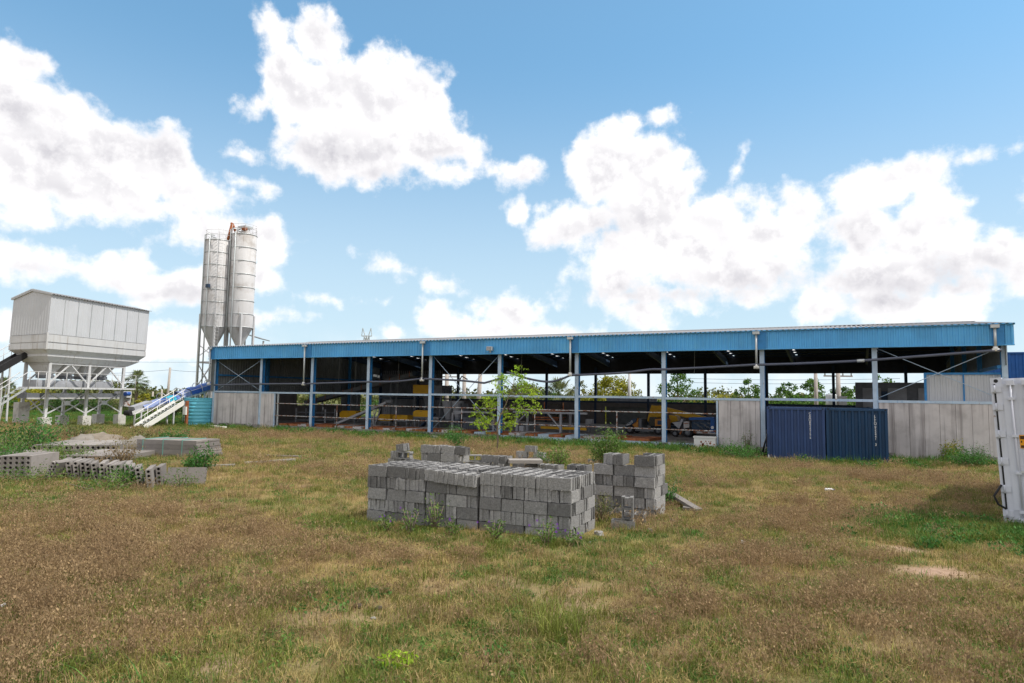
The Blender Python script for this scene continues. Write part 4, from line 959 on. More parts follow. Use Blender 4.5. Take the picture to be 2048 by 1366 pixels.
def blue_containers():
    z0 = -.17; A = atD(1535, 925, 30.6); B = atD(1778.5, 931, 28.8); A.z = B.z = z0
    e = (B-A); L = e.length; e.normalize(); n = Vector((-e.y, e.x, 0)); Wd = (L-.05)/2
    for k, (mtl, lab) in enumerate(((M_['blue_box'], 'faded purplish blue shipping container, the left of the pair, white letters down its end'), (M_['blue_box2'], 'deep blue shipping container, the right of the pair, near the concrete wall'))):
        c0 = A+e*(k*(Wd+.05))+n*(0 if k == 0 else -.0)
        t, mt, tr = container(c0, e, n, Vector((0, 0, 1)), Wd, 6.06, 2.46, [mtl], lab)
        f = MB(); f.sheet(corr(.11, Wd-.11, .262, .07, lambda u, d: (u, .095-d, 0)), (0, 0, .14), (0, 0, 2.34)); fp = part('front_panel', tr(f), mtl, t)
        body = ('\n'.join('CAAU892515') + '\n5') if k == 0 else '\n'.join('GLDU')
        def vt(chars, x, zc, sz, pitch):
            s = '\n'.join(chars); h = pitch*len(chars)
            m2 = mt @ Matrix.Translation((x, .0215, zc)) @ Matrix.Rotation(R(90), 4, 'X')
            text('container_number', s, sz, M_['lettering'], t, m2, .002, pitch/sz/1.0)
        if k == 0: vt('CA', 1.815, 2.13, .135, .105); vt('AU892515', 1.815, 1.615, .135, .105); vt('5', 1.815, 1.1, .135, .105)
        else: vt('LLLU', 1.94, 1.96, .15, .108); vt('052441', 1.94, 1.40, .135, .105); vt('3', 1.94, .90, .16, .1)
        if k == 0:
            ch = MB()
            for x, h in ((.0, .2), (.26, .13)): ch.add([mt @ Vector((x+.02, -.006 if x < .1 else .02, .12)), mt @ Vector((x+.12, -.006 if x < .1 else .02, .12)), mt @ Vector((x+.05, -.006 if x < .1 else .02, .12+h))], [(0, 1, 2)])
            part('paint_chip', ch, M_['lettering'], t)
    sh = MB(); a = atD(1534, 868, 30.4); b = atD(1519, 901, 30.6); cc = atD(1533, 888, 31.6)
    b.z = .0; c2 = Vector((cc.x-.2, cc.y+.6, .0)); a2 = a+n*1.2
    pr = []
    for k in range(13): t_ = k/12; pr.append((b.lerp(c2, t_)+Vector((0, 0, .02+(.03 if k % 2 else 0))), a.lerp(a2, t_)+Vector((0, 0, (.03 if k % 2 else 0)))))
    sh.add([p for q in pr for p in q], [(2*i, 2*i+2, 2*i+3, 2*i+1) for i in range(12)]); solo('corrugated_sheet', sh, M_['roof'], 'bent grey corrugated sheet leaning against the left blue container', 'sheet')
    # short dark gate bar by the wall
blue_containers()
def white_container():
    R0, F0 = _r0, Vector((FWD.x, FWD.y, 0)).normalized()
    c0 = atD(2009, 1054, 12.3); c0.z = .40
    th = R(41); e0 = R0*math.cos(th)-F0*math.sin(th); n = R0*math.sin(th)+F0*math.cos(th)
    al = .045; e = e0*math.cos(al)+Vector((0, 0, 1))*math.sin(al); up = Vector((0, 0, 1))*math.cos(al)-e0*math.sin(al)
    Wd, Ht, Ln = 2.44, 2.72, 6.06
    t, mt, tr = container(c0, e, n, up, Wd, Ln, Ht, [M_['box_white']], 'worn white shipping container with door lock rods at the right edge')
    for x0, x1 in ((.075, 1.205), (1.225, 2.365)):
        d = MB().box(x0, x1, -.018, .06, .13, Ht-.115)
        for k in range(3):
            a = x0+.1+k*.3; d.box(a, a+.2, -.03, -.0185, .3, Ht-.28)
        part('door', tr(d), M_['box_white'], t)
    part('door_seal', tr(MB().box(.045, .0745, -.012, .05, .13, Ht-.12).box(1.206, 1.224, -.012, .05, .13, Ht-.12).box(2.366, 2.39, -.012, .05, .13, Ht-.12)), M_['rubber'], t)
    for x in (.30, .53, 1.6, 2.1):
        r = part('lock_rod', tr(MB().tube([(x, -.055, .06), (x, -.055, Ht-.06)], .019, 10)), M_['box_white'], t)
        for z in (.25, .95, 1.62, 2.3): sub('rod_bracket', tr(MB().box(x-.05, x+.05, -.085, -.031, z, z+.05)), M_['box_white'], r)
        for z in (.07, Ht-.15): sub('cam_keeper', tr(MB().box(x-.06, x+.06, -.09, -.0, z, z+.09)), M_['box_white'], r)
        if x in (.53, 1.6): sub('handle', tr(MB().box(x-.2, x, -.095, -.078, .98, 1.02)), M_['galv'], r)
    for z in (.18, .62, 1.12, 1.62, 2.12, 2.45):
        part('hinge', tr(MB().box(.0, .16, -.034, .0, z, z+.11).tube([(.06, -.036, z-.02), (.06, -.036, z+.13)], .016, 8)), M_['box_white'], t)
    st = part('sticker', tr(MB().box(.355, .465, -.0365, -.0305, 1.42, 1.66)), M_['sticker'], t); 
    sub('print', tr(MB().box(.367, .453, -.039, -.037, 1.585, 1.645).box(.372, .39, -.039, -.037, 1.52, 1.56).box(.43, .453, -.039, -.037, 1.515, 1.56).box(.367, .453, -.039, -.037, 1.43, 1.475)), M_['ink'], st)
    part('data_plate', tr(MB().box(.72, .98, -.0365, -.0305, 2.05, 2.3)), M_['lettering'], t)
    part('cable', tr(MB().tube([(.02, -.05, .75), (-.1, -.12, .55), (-.05, -.1, .4), (.06, -.06, .32)], .02, 6)), M_['rubber'], t)
white_container()
# blue corrugated hall behind the right end
def right_hall():
    a = atD(2026, 790, 47); a.z = 0; t = thing('blue_hall', 'bright blue corrugated wall of a building beyond the right end of the shed', 'building', a)
    x0, y0 = a.x-2.5, a.y; mb = MB(); H = atD(2036, 707, 47).z
    mb.sheet(corr(x0, x0+16, .42, .06, lambda u, d: (u, y0-d, 0)), (0, 0, -.2), (0, 0, H)); mb.box(x0, x0+16, y0+.02, y0+9, -.2, H-.05); part('wall', mb, M_['blue_wall'], t)
    part('roof_edge', MB().box(x0-.1, x0+16.1, y0-.12, y0+9, H, H+.1), M_['blue_wall'], t)
right_hall()
def tub():
    a, b = onY(1390, 899, -.3), onY(1433, 899, -.3); t = thing('white_trough', 'white rendered box with a reddish stain against the shed front', 'box', (a.x, -.3, -.05))
    part('body', MB().box(a.x, b.x, -.55, -.18, -.2, .60), M_['plasterwhite'], t); part('lid', MB().box(a.x-.03, b.x+.03, -.58, -.16, .6, .68), M_['plasterwhite'], t)
    s = MB(); c = ((a.x+b.x)/2+.1)
    for k in range(26):
        x, z, r = c+rnd.gauss(0, .14), .27+rnd.gauss(0, .1), rnd.uniform(.015, .06); s.add([(x+r*math.cos(j*1.047), -.5525, z+r*math.sin(j*1.047)) for j in range(6)], [tuple(range(6))])
    part('stain', s, M_['rust'], t)
tub()
# ------------------------------------------------------------------ concrete blocks
def block_meshes():
    out = []
    for k in range(4):
        xs = [-.195, -.178, -.163, -.016, .016, .163, .178, .195]; ys = [-.095, -.067, -.042, .042, .067, .095]
        def solid(i, j):
            if i in (2, 4) and j in (1, 2, 3): return False
            if i in (0, 6) and j == 2: return False
            return True
        mb = grid_extrude(xs, ys, solid, -.0955, .0955)
        rr = random.Random(k)
        mb.v = [v+Vector((rr.uniform(-.003, .003), rr.uniform(-.003, .003), rr.uniform(-.0015, .0015))) for v in mb.v]
        if k in (1, 3):     # a chipped corner
            for v in mb.v:
                if v.x > .17 and v.y > .08 and v.z > 0: v -= Vector((.025, .018, .02))
                if v.x < -.17 and v.y < -.08 and v.z > 0 and k == 3: v += Vector((.03, .02, -.025))
        out.append(mb.mesh('concrete_block', M_['block']))
    return out
BLK = block_meshes(); NB = [0]
def block(c, ax, ay, label, group, tilt=None):
    ax = Vector(ax).normalized(); ay = Vector(ay); ay = (ay-ax*ax.dot(ay)).normalized(); az = ax.cross(ay)
    mt = Matrix((ax, ay, az)).transposed().to_4x4(); mt.translation = c
    if tilt: mt = mt @ tilt
    o = bpy.data.objects.new('concrete_block', rnd.choice(BLK)); COL.objects.link(o); o.matrix_world = mt; NB[0] += 1
    return tag(o, label, 'concrete block', group)
Z = Vector((0, 0, 1))
PL, PR = G(733, 1041), G(1145, 1081); e1 = (PR-PL); e1.z = 0; LEN = e1.length; e1.normalize(); n1 = Vector((-e1.y, e1.x, 0)); ZB = (PL.z+PR.z)/2-.03
def ordw(k): return ORD[k]
CRS = ['top', 'second', 'third', 'fourth', 'bottom']
def front_stack():
    cell = LEN/19.35
    pal = [(0, ["SSHH", "HHHHHH", "SSS", "HHHHHH", "SSS"]), (6.1, ["HHHHH", "SHS", "HHSH", "SHS", "HSS"]), (11.25, ["HHHHHHS", "HHHHHHHH", "SSSS", "HHHHHHHH", "SSSS"])]
    g = 'blocks of the large front stack'
    for ci in range(5):
        cnt = 0
        z = ZB+.2*(4-ci)+.1
        for pi, (s0, rows) in enumerate(pal):
            s = s0; row = rows[ci]; W = sum(2 if c == 'S' else 1 for c in row)
            for bi, c in enumerate(row):
                w = 2 if c == 'S' else 1
                along = (s+w/2)*cell+(.05*bi/len(row) if pi == 2 and w == 1 and ci == 0 else 0)*0; deep = .1 if c == 'S' else .2
                jit = rnd.uniform(-.022, .014); zz = z; tl = None
                if pi == 1 and ci == 0: jit = -.05-.012*bi; zz = z-.012-.008*bi; tl = Matrix.Rotation(R(rnd.uniform(-3, 3)), 4, 'Y') @ Matrix.Rotation(R(rnd.uniform(-4, -1)), 4, 'X')
                p = PL+e1*along+n1*(deep+jit); p.z = zz+rnd.uniform(-.003, .003)
                yaw = Matrix.Rotation(R(rnd.uniform(-2, 2)), 4, 'Z')
                ex, ey = (e1, n1) if c == 'S' else (-n1, e1)
                face = 'long side outwards' if c == 'S' else 'end outwards'
                block(p, ex, ey, f'grey block, {ordw(cnt)} from the left in the {CRS[ci]} course of the front stack', g, (tl or Matrix.Identity(4)) @ yaw)
                cnt += 1; s += w
                # rows behind, open to the sky on the top course
                if ci == 0:
                    d = .2 if c == 'S' else .4
                    first = d
                    while d < 1.15:
                        if d+.39 <= 1.25 and c != 'S':
                            q = PL+e1*along+n1*(d+.2+rnd.uniform(-.01, .01)); q.z = z+rnd.uniform(-.012, .004); block(q, -n1, e1, f'top course block {("behind the front row", "at the rear edge")[d > .6]} of the front stack, {ordw(cnt-1)} from left', g, Matrix.Rotation(R(rnd.uniform(-1.5, 1.5)), 4, 'Z')); d += .4
                        elif c == 'S':
                            q = PL+e1*along+n1*(d+.1+rnd.uniform(-.01, .01)); q.z = z+rnd.uniform(-.012, .004); block(q, e1, n1, f'lengthways top block of the front stack, {ordw(min(5, round(d/.2)))} row back, {ordw(cnt-1)} from left', g, Matrix.Rotation(R(rnd.uniform(-1.5, 1.5)), 4, 'Z')); d += .2
                        else: break
        # flanks of the lower courses
        if ci > 0:
            for side, sx in (('right', 19.25*cell-.195), ('left', .195)):
                row = pal[2][1][ci] if side == 'right' else pal[0][1][ci]
                d = .2 if row[-1 if side == 'right' else 0] == 'S' else .4; k = 0
                while d < 1.1:
                    if (ci+k) % 2 == 0:
                        for hx in (-.1, .1):
                            if (hx < 0) == (side == 'right'): continue
                            q = PL+e1*(sx+hx+rnd.uniform(-.006, .006))+n1*(d+.2); q.z = z; block(q, n1, -e1, f'grey block, {ordw(k+1)} from the corner, {CRS[ci]} course, {side} flank of the front stack', g)
                        d += .4
                    else:
                        q = PL+e1*(sx+rnd.uniform(-.01, .01))+n1*(d+.1); q.z = z; block(q, e1, n1, f'grey block, {ordw(k+1)} from the corner, {CRS[ci]} course, {side} flank of the front stack', g); d += .2
                    k += 1
front_stack()
X1, Y1 = Vector((1, 0, 0)), Vector((0, 1, 0))
def right_stack():
    c = G(1310, 1037); c.z -= .05; g = 'blocks of the tall right stack'
    rows = ["HHS", "SS", "HHHH", "SHH", "HHHH", "SS"]
    rows = {0: ' HH S', 1: 'SSS', 2: 'HHHHS', 3: 'SSHH', 4: 'HHHHHH', 5: 'SSS'}
    nm = ['top', 'second', 'third', 'fourth', 'fifth', 'bottom']
    for ci in range(6):
        z = c.z+.2*(5-ci)+.1; s = -1.22; k = 0
        for ch in rows[ci]:
            if ch == ' ': s += .2; continue
            w = .4 if ch == 'S' else .2; p = c+X1*(s+w/2)+Y1*(.1 if ch == 'S' else .2)+Y1*rnd.uniform(-.04, .03)+X1*rnd.uniform(-.008, .008); p.z = z
            block(p, X1 if ch == 'S' else -Y1, Y1 if ch == 'S' else X1, f'grey block, {ordw(k)} from the left, {nm[ci]} course of the tall right stack front', g, Matrix.Rotation(R(rnd.uniform(-5, 5)), 4, 'Z')); k += 1
            s += w+.008
        last = rows[ci][-1]; d = .2 if last == 'S' else .4; k = 0
        while d < .75:
            if (ci+k) % 2 == 0: p = c+X1*(-.1)+Y1*(d+.2); p.z = z; block(p, Y1, -X1, f'pale block, {ordw(k)} from the corner, {nm[ci]} course, right flank of the tall stack', g); d += .4
            else: p = c+X1*(-.2)+Y1*(d+.1); p.z = z; block(p, X1, Y1, f'pale block, {ordw(k)} from the corner, {nm[ci]} course, right flank of the tall stack', g); d += .2
            k += 1
    # lower run to the left of it
    for ci, (z, xs) in enumerate(((.7, (-1.62, -1.85)), (.5, (-1.4, -1.62, -1.85)), (.3, (-1.62, -1.85, -2.1)), (.1, (-1.62, -1.85, -2.1)))):
        for k, x in enumerate(xs):
            p = c+X1*x+Y1*(.32+(.25 if ci == 0 else 0)); p.z = c.z+z+.1; block(p, -Y1, X1, f'low run block left of the tall right stack, {("top","second","third","bottom")[ci]} layer, {ordw(k)} from it', g, Matrix.Rotation(R(rnd.uniform(-5, 5)), 4, 'Z'))
    # loose ones in front
    g = 'loose blocks beside the stacks'
    a = G(1252, 1058); e = Vector((.97, .2, 0)).normalized(); f = Vector((-.2, .97, 0))
    block(a+Z*.06-e*.05, e, f, 'grey block lying flat under the upright one at the foot of the stacks', g)
    block(a+Z*.355+e*.03+f*.0, Z, e, 'hollow block standing on end showing both its square cells', g)
    b = G(1280, 1049); block(b+Z*.09+f*.1, f, -e, 'grey block flat on the grass right behind the upright hollow one', g); block(b+Z*.09+f*.1+e*.0-e*.22, f, -e, 'grey block half hidden directly behind the upright hollow one', g)
    b = G(1196, 1026); block(b+Z*.19, Z, Vector((.6, .8, 0)), 'hollow block on end tucked by the front stack\'s right rear edge', g)
right_stack()
def rear_piles():
    g = 'blocks of the rear piles'
    def pile(px, py, specs, nm):
        c = G(px, py); c.z -= .04
        for k, (x, y, z, d, rx, ry, rz) in enumerate(specs):
            p = c+Vector((x, y, z)); ax, ay = (X1, Y1) if d == 'S' else ((-Y1, X1) if d == 'H' else (Y1, Z))
            block(p, ax, ay, f'grey block, {ordw(k)} counted upwards in the {nm}', g, Matrix.Rotation(R(rz), 4, 'Z') @ Matrix.Rotation(R(rx), 4, 'X') @ Matrix.Rotation(R(ry), 4, 'Y'))
    pile(806, 960, [(-.3, 0, .1, 'S', 0, 0, 8), (.12, .1, .1, 'S', 0, 0, -12), (.5, .1, .1, 'H', 0, 0, -8), (-.38, 0, .3, 'H', 0, 0, 14), (-.16, .02, .3, 'H', 0, 0, 10), (.05, .05, .3, 'H', 0, 0, 6), (.34, .05, .3, 'S', 0, 0, 10), (-.3, 0, .5, 'H', 0, 0, 12), (-.07, .02, .5, 'H', 0, 0, 8), (.25, .05, .5, 'S', 0, 8, 16), (-.2, 0, .7, 'H', 0, 0, 6), (.08, -.05, .7, 'S', 90, 0, 10), (.42, -.2, .42, 'S', 0, 24, 20), (-.02, -.02, .895, 'S', 6, -6, -24)], 'leaning left rear pile')
    sp = []
    for zz, row in enumerate(("SSS", "HHHSS", "SHHS", "HSSH", "SHSS")):
        x = -.62
        for ch in row:
            w = .4 if ch == 'S' else .2; sp.append((x+w/2+.0, rnd.uniform(-.02, .02)+(0 if ch == 'S' else .1), .1+.2*zz, ch, 0, (4 if zz == 4 and x > 0 else 0), rnd.uniform(-3, 3)+(-12 if x > .25 else 0))); x += w+.01
    pile(884, 966, sp, 'squared pile behind the front stack')
    pile(975, 951, [(-.55, 0, .1, 'S', 0, 0, 3), (-.13, 0, .1, 'S', 0, 0, -3), (.3, 0, .1, 'S', 0, 0, 2), (.6, .1, .1, 'H', 0, 0, 2), (-.5, 0, .3, 'S', 0, 0, 6), (-.1, 0, .3, 'S', 0, 0, 0), (.25, .1, .3, 'H', 0, 0, 4), (.46, .1, .3, 'H', 0, 0, 2), (-.42, .0, .5, 'S', 90, 0, 32), (-.02, .1, .5, 'S', 0, 0, 4), (.3, .15, .5, 'H', 0, 0, 0), (.51, .15, .5, 'H', 0, 0, 0)], 'middle pile by the young tree')
    pile(1062, 953, [(-.5, 0, .1, 'S', 0, 0, 0), (-.1, 0, .1, 'S', 0, 0, 0), (.3, 0, .1, 'H', 0, 0, 0), (.52, 0, .1, 'H', 0, 0, 0), (.74, 0, .1, 'H', 0, 0, 3), (-.4, .1, .3, 'S', 0, 0, 0), (.0, .1, .3, 'S', 0, 0, 0), (.35, .1, .3, 'H', 0, 0, 4), (.56, .1, .3, 'H', 0, 0, 0), (.77, .1, .3, 'H', 0, 0, -4)], 'low pile with a pale plank on it')
    pile(1062, 925, [(-.35, 0, .1, 'S', 0, 0, 4), (.12, .05, .1, 'S', 0, 0, -3), (.45, .1, .1, 'S', 0, 5, -10), (-.35, .05, .3, 'S', 0, 0, 2), (.3, .05, .3, 'S', 0, 4, -5), (-.02, .05, .5, 'S', 0, 0, 0)], 'farthest little pyramid pile')
    pile(1188, 928, [(0, 0, .1, 'S', 0, 0, 10)], 'grass between the rear piles')
rear_piles()
print('blocks', NB[0])

# ------------------------------------------------------------------ hollow core slabs (left)
def slab_mesh(Wd, L, T, nh, square=False):
    """section Wd x T with nh round cores, extruded L along y; origin at the lower front left corner"""
    mb = MB(); cw = Wd/nh; r = min(cw, T)*.33; ns = 12
    for side, y in ((0, 0.), (1, L)):
        for h in range(nh):
            cx, cz = (h+.5)*cw, T/2; ring = []; outr = []
            for k in range(ns):
                t = 2*math.pi*(k+.5)/ns; ring.append(Vector((cx+r*math.cos(t), y, cz+r*math.sin(t))))
                m_ = max(abs(math.cos(t)), abs(math.sin(t))); sx = min(cw/2/max(abs(math.cos(t)), 1e-6), T/2/max(abs(math.sin(t)), 1e-6)); outr.append(Vector((cx+sx*math.cos(t), y, cz+sx*math.sin(t))))
            o = len(mb.v); mb.v += ring+outr
            for k in range(ns):
                k2 = (k+1) % ns; fq = (o+k, o+k2, o+ns+k2, o+ns+k); mb.f.append(fq if side else tuple(reversed(fq))); mb.sm.append(False)
            # corners of the cell
            for sx_ in (-1, 1):
                for sz_ in (-1, 1):
                    a = [q for q in outr if (q.x-cx)*sx_ > 0 and (q.z-cz)*sz_ > 0]
                    ve = [q for q in a if abs(abs(q.x-cx)-cw/2) < 1e-5]; ho = [q for q in a if abs(abs(q.z-cz)-T/2) < 1e-5]
                    if ve and ho:
                        v1 = max(ve, key=lambda q: abs(q.z-cz)); v2 = max(ho, key=lambda q: abs(q.x-cx)); mb.add([v1, v2, (cx+sx_*cw/2, y, cz+sz_*T/2)], [(0, 1, 2)])
            if side == 0:
                o2 = len(mb.v); mb.v += ring+[q+Vector((0, L, 0)) for q in ring]
                for k in range(ns): k2 = (k+1) % ns; mb.f.append((o2+k, o2+k2, o2+ns+k2, o2+ns+k)); mb.sm.append(True)
    mb.add([(0, 0, 0), (Wd, 0, 0), (Wd, L, 0), (0, L, 0), (0, 0, T), (Wd, 0, T), (Wd, L, T), (0, L, T)], [(0, 3, 2, 1), (4, 5, 6, 7), (0, 4, 7, 3), (1, 2, 6, 5)])
    return mb.mesh('hollow_core_slab', M_['slab'])
SLM = {}
def slab(c, ax, ay, az, Wd, L, T, nh, label):
    key = (round(Wd, 2), round(L, 2), round(T, 2), nh)
    if key not in SLM: SLM[key] = slab_mesh(*key)
    mt = Matrix((Vector(ax).normalized(), Vector(ay).normalized(), Vector(az).normalized())).transposed().to_4x4(); mt.translation = c
    o = bpy.data.objects.new('hollow_core_slab', SLM[key]); COL.objects.link(o); o.matrix_world = mt
    return tag(o, label, 'concrete slab', 'hollow core slabs lying on the left of the yard')
def slabs():
    R0, F0 = _r0, Vector((FWD.x, FWD.y, 0)).normalized()
    # leaning row, hollow ends towards the camera, like books on a shelf; section stands upright
    def book(px, py, lean, depth=1.1, T=.125, H=.5, nh=5, turn=0, label='', sink=.03):
        b = G(px, py); b.z -= sink; f = (F0*math.cos(turn)+R0*math.sin(turn)); rr = (R0*math.cos(turn)-F0*math.sin(turn))
        up = Z*math.cos(lean)-rr*math.sin(lean); th = rr*math.cos(lean)+Z*math.sin(lean)
        # slab axes: width (holes) along up, length along f, thickness along -th
        slab(b, up, f, up.cross(f), H, depth, T, nh, label)
    xs = [134, 148, 160, 173, 186, 199, 212, 226, 236, 247, 262, 274, 288, 307, 325]
    ys = [958, 959, 960, 961, 962, 963, 964, 966, 967, 966, 967, 971, 974, 979, 973]
    for k, (x, y) in enumerate(zip(xs, ys)):
        book(x, y, R(9+3*math.sin(k*1.7)), depth=1.0+.15*math.sin(k*2.1), turn=R(-24+4*math.sin(k)), label=f'hollow slab leaning with round holes showing, {ordw(k)} from left in the tilted row')
    # the last ones lie along the row, broad face to the camera
    p = G(331, 972); p.z -= .06; fwd = (R0*.985+F0*.17); back = Vector((-fwd.y, fwd.x, 0)); up = (Z*.97+back*.24).normalized()
    slab(p, up, fwd, up.cross(fwd), .5, .86, .12, 5, 'broad smooth slab closing the right end of the tilted row')
    p = G(318, 980); p.z -= .1; 
    for k, x in enumerate((3, 15, 26, 38, 50, 61)):
        book(x, 957-k*.2, R(1.5), T=.15, H=.58, nh=5, depth=1.2, turn=R(-5), label=f'upright hollow slab, {ordw(k)} from the left in the straight row at the left edge')
    for k, x in enumerate((92, 99)):
        book(x, 961, R(-24), depth=.75, T=.1, H=.5, nh=6, label=('pale hollow slab tilted to the right, leaning alone in the weeds' if k == 0 else 'hollow slab tilted to the right, lying under the pale leaning one'))
    # planks lying flat: two rows with their hollow ends towards us
    def flat(px0, px1, py, layers, depth, nh, T, lab, turn=0., H=None):
        a = G(px0, py); b = G(px1, py); ln = (b-a).length; ax = (b-a).normalized(); ax.z = 0; f = Vector((-ax.y, ax.x, 0)); n = max(1, round(ln/.62)); w = ln/n
        for l in range(layers):
            for k in range(n):
                c = a+ax*(k*w+rnd.uniform(-.01, .01))+f*rnd.uniform(-.06, .06); c.z = min(a.z, b.z)-.04+l*(T+.005)
                slab(c, ax, f, Z, w-.02, depth, T, nh, f'{lab}, {ordw(k)} from left, {("lower", "upper")[l]} layer')
    flat(118, 248, 927, 2, 2.4, 5, .14, 'flat slab in the left heap\'s middle row')
    flat(62, 232, 910, 2, 2.6, 4, .19, 'flat slab in the left heap\'s rear row')
    flat(-60, 64, 924, 2, 1.6, 4, .14, 'flat slab behind the straight row')
    # strapped pack behind
    a, b = G(272, 913), G(399, 917); ax = (b-a); ax.z = 0; L = ax.length; ax.normalize(); f = Vector((-ax.y, ax.x, 0))
    for l in range(4):
        for k in range(2):
            c = a+f*(.62*k+.6)+Z*(-.03+l*.155); slab(c, -f, ax, Z, .6, L*(1-.02*l), .15, 9, f'long slab of the strapped pack, {ordw(l)} layer from below, {("front", "back")[k]} one')
    for u in (.1, .42, .72): q = a+ax*(L*u); part_ = MB().box(-.011, .011, -.012, 1.22, -.05, .605); part_.v = [Matrix((ax, f, Z)).transposed() @ v+q for v in part_.v]; solo('plastic_strap', part_, M_['string'], f'green strap round the long slab pack, {ordw(int(u*3))} from the left', 'strap', 'green straps of the slab pack')
    # rubble and heaps
    for px, py, sx, sy, sz, lab in ((170, 891, .9, .6, .38, 'grey rubble heap behind the flat slabs, beside the green bush'), (240, 898, .8, .5, .32, 'pale smooth sand heap left of the strapped slab pack'), (272, 903, .55, .5, .6, 'rounded grey stone at the left end of the slab pack'), (195, 889, 1.6, 1.0, .5, 'low brownish rubble heap in the weeds behind the slabs')):
        c = G(px, py); mb = MB(); n = 22; m_ = 10; rows = []
        for j in range(m_):
            ph = math.pi/2*j/(m_-1)
            for i in range(n):
                t = 2*math.pi*i/n; q = Vector((math.cos(t)*math.cos(ph)*sx, math.sin(t)*math.cos(ph)*sy, math.sin(ph)*sz-.06)); q += q.normalized()*(.22*mnoise.noise(q*2.1+Vector((px, 0, 0)))+.1*mnoise.noise(q*6)); rows.append(c+q)
        mb.add(rows, [(j*n+i, j*n+(i+1) % n, (j+1)*n+(i+1) % n, (j+1)*n+i) for j in range(m_-1) for i in range(n)], True)
        solo('rubble_heap' if 'rubble' in lab else ('sand_heap' if 'sand' in lab else 'boulder'), mb, M_['soil' if 'sand' in lab or 'brown' in lab else 'sand'], lab, 'heap' if 'heap' in lab else 'stone')
    k = MB(); p, q = G(1338, 1006), G(1398, 1024)
    k.beam(p+Z*.22, q+Z*.03, .16, .06); solo('broken_plank', k, M_['slab'], 'pale broken concrete plank slanting out of the grass right of the block stacks', 'plank')
    k = MB(); p, q = G(1366, 1020), G(1402, 1022); k.beam(p+Z*.04, q+Z*.03, .18, .06); solo('broken_plank', k, M_['slab'], 'short flat concrete piece on the grass under the slanting plank', 'plank')
    for (x0, y0, x1, y1, w, h, lab) in ((1012, 924, 1078, 922, .5, .09, 'pale plank lying across the low pile of blocks'),):
        p, q = G(1012, 957), G(1078, 957); k = MB(); k.beam(p+Z*.46+Y1*.15, q+Z*.46+Y1*.15, .5, .09); solo('concrete_plank', k, M_['slab'], lab, 'plank')
    for x0, y0, x1, y1, lab in ((398, 935, 470, 932, 'thin grey board flat in the dry grass, nearest the slab rows'), (490, 928, 590, 921, 'long thin board flat in the dry grass toward the shed'), (535, 913, 600, 915, 'farthest thin board flat in the grass left of the block piles')):
        p, q = G(x0, y0), G(x1, y1); k = MB(); k.beam(p+Z*.03, q+Z*.03, .22, .06); solo('flat_board', k, M_['slab'], lab, 'board', 'boards flat in the dry grass')
    p = G(100, 866); k = MB().box(p.x-.9, p.x+.4, p.y-.3, p.y+.3, -.05, .3); solo('concrete_beam', k, M_['concrete'], 'short concrete beam in the grass below the white bin', 'beam')
slabs()

# ------------------------------------------------------------------ plants
def limb_cloud(tips, r, per, rng):
    out = []
    for t in tips: out.append(np.array(t)+rng.normal(size=(per, 3))*r)
    return np.concatenate(out)
def bush(px, py, h, w, mat, label, n=900, leaf=.06, name='bush', seed=1, stems=9, base=None, group=None, aspect=.4, up=.0):
    rng = np.random.default_rng(seed); c = base if base is not None else G(px, py); c = Vector(c)
    t = thing(name, label, name.replace('_', ' '), c, group)
    tips = []; st = MB()
    for k in range(stems):
        a = 2*math.pi*k/stems+rng.uniform(-.4, .4); rr = w/2*math.sqrt(rng.uniform(.05, 1)); hh = h*rng.uniform(.55, 1)*(1-.35*(rr/(w/2))**2)
        tip = Vector((rr*math.cos(a), rr*math.sin(a), hh)); mid = Vector((tip.x*.55, tip.y*.55, hh*.5)); st.tube([Vector((tip.x*.12, tip.y*.12, -.05)), mid, tip], [.012*h+.006, .008*h+.004, .004], 5)
        for j in range(7):
            u = .3+.75*(j+rng.uniform(0, 1))/7; q = Vector((0, 0, 0)).lerp(mid, u/.55) if u < .55 else mid.lerp(tip, (u-.55)/.45)
            tips.append((q.x, q.y, q.z))
    C = limb_cloud(tips, .115*(h+w)/2, max(2, int(n/len(tips))), rng); C[:, 2] = np.maximum(C[:, 2], .02)
    me = quads('foliage', leaves(C, leaf*1.25, aspect, -.4 if up else .2, rng), L_[mat]); part('foliage', me, None, t, local=True); part('stem', st, M_['bark'], t, local=True)
    return t
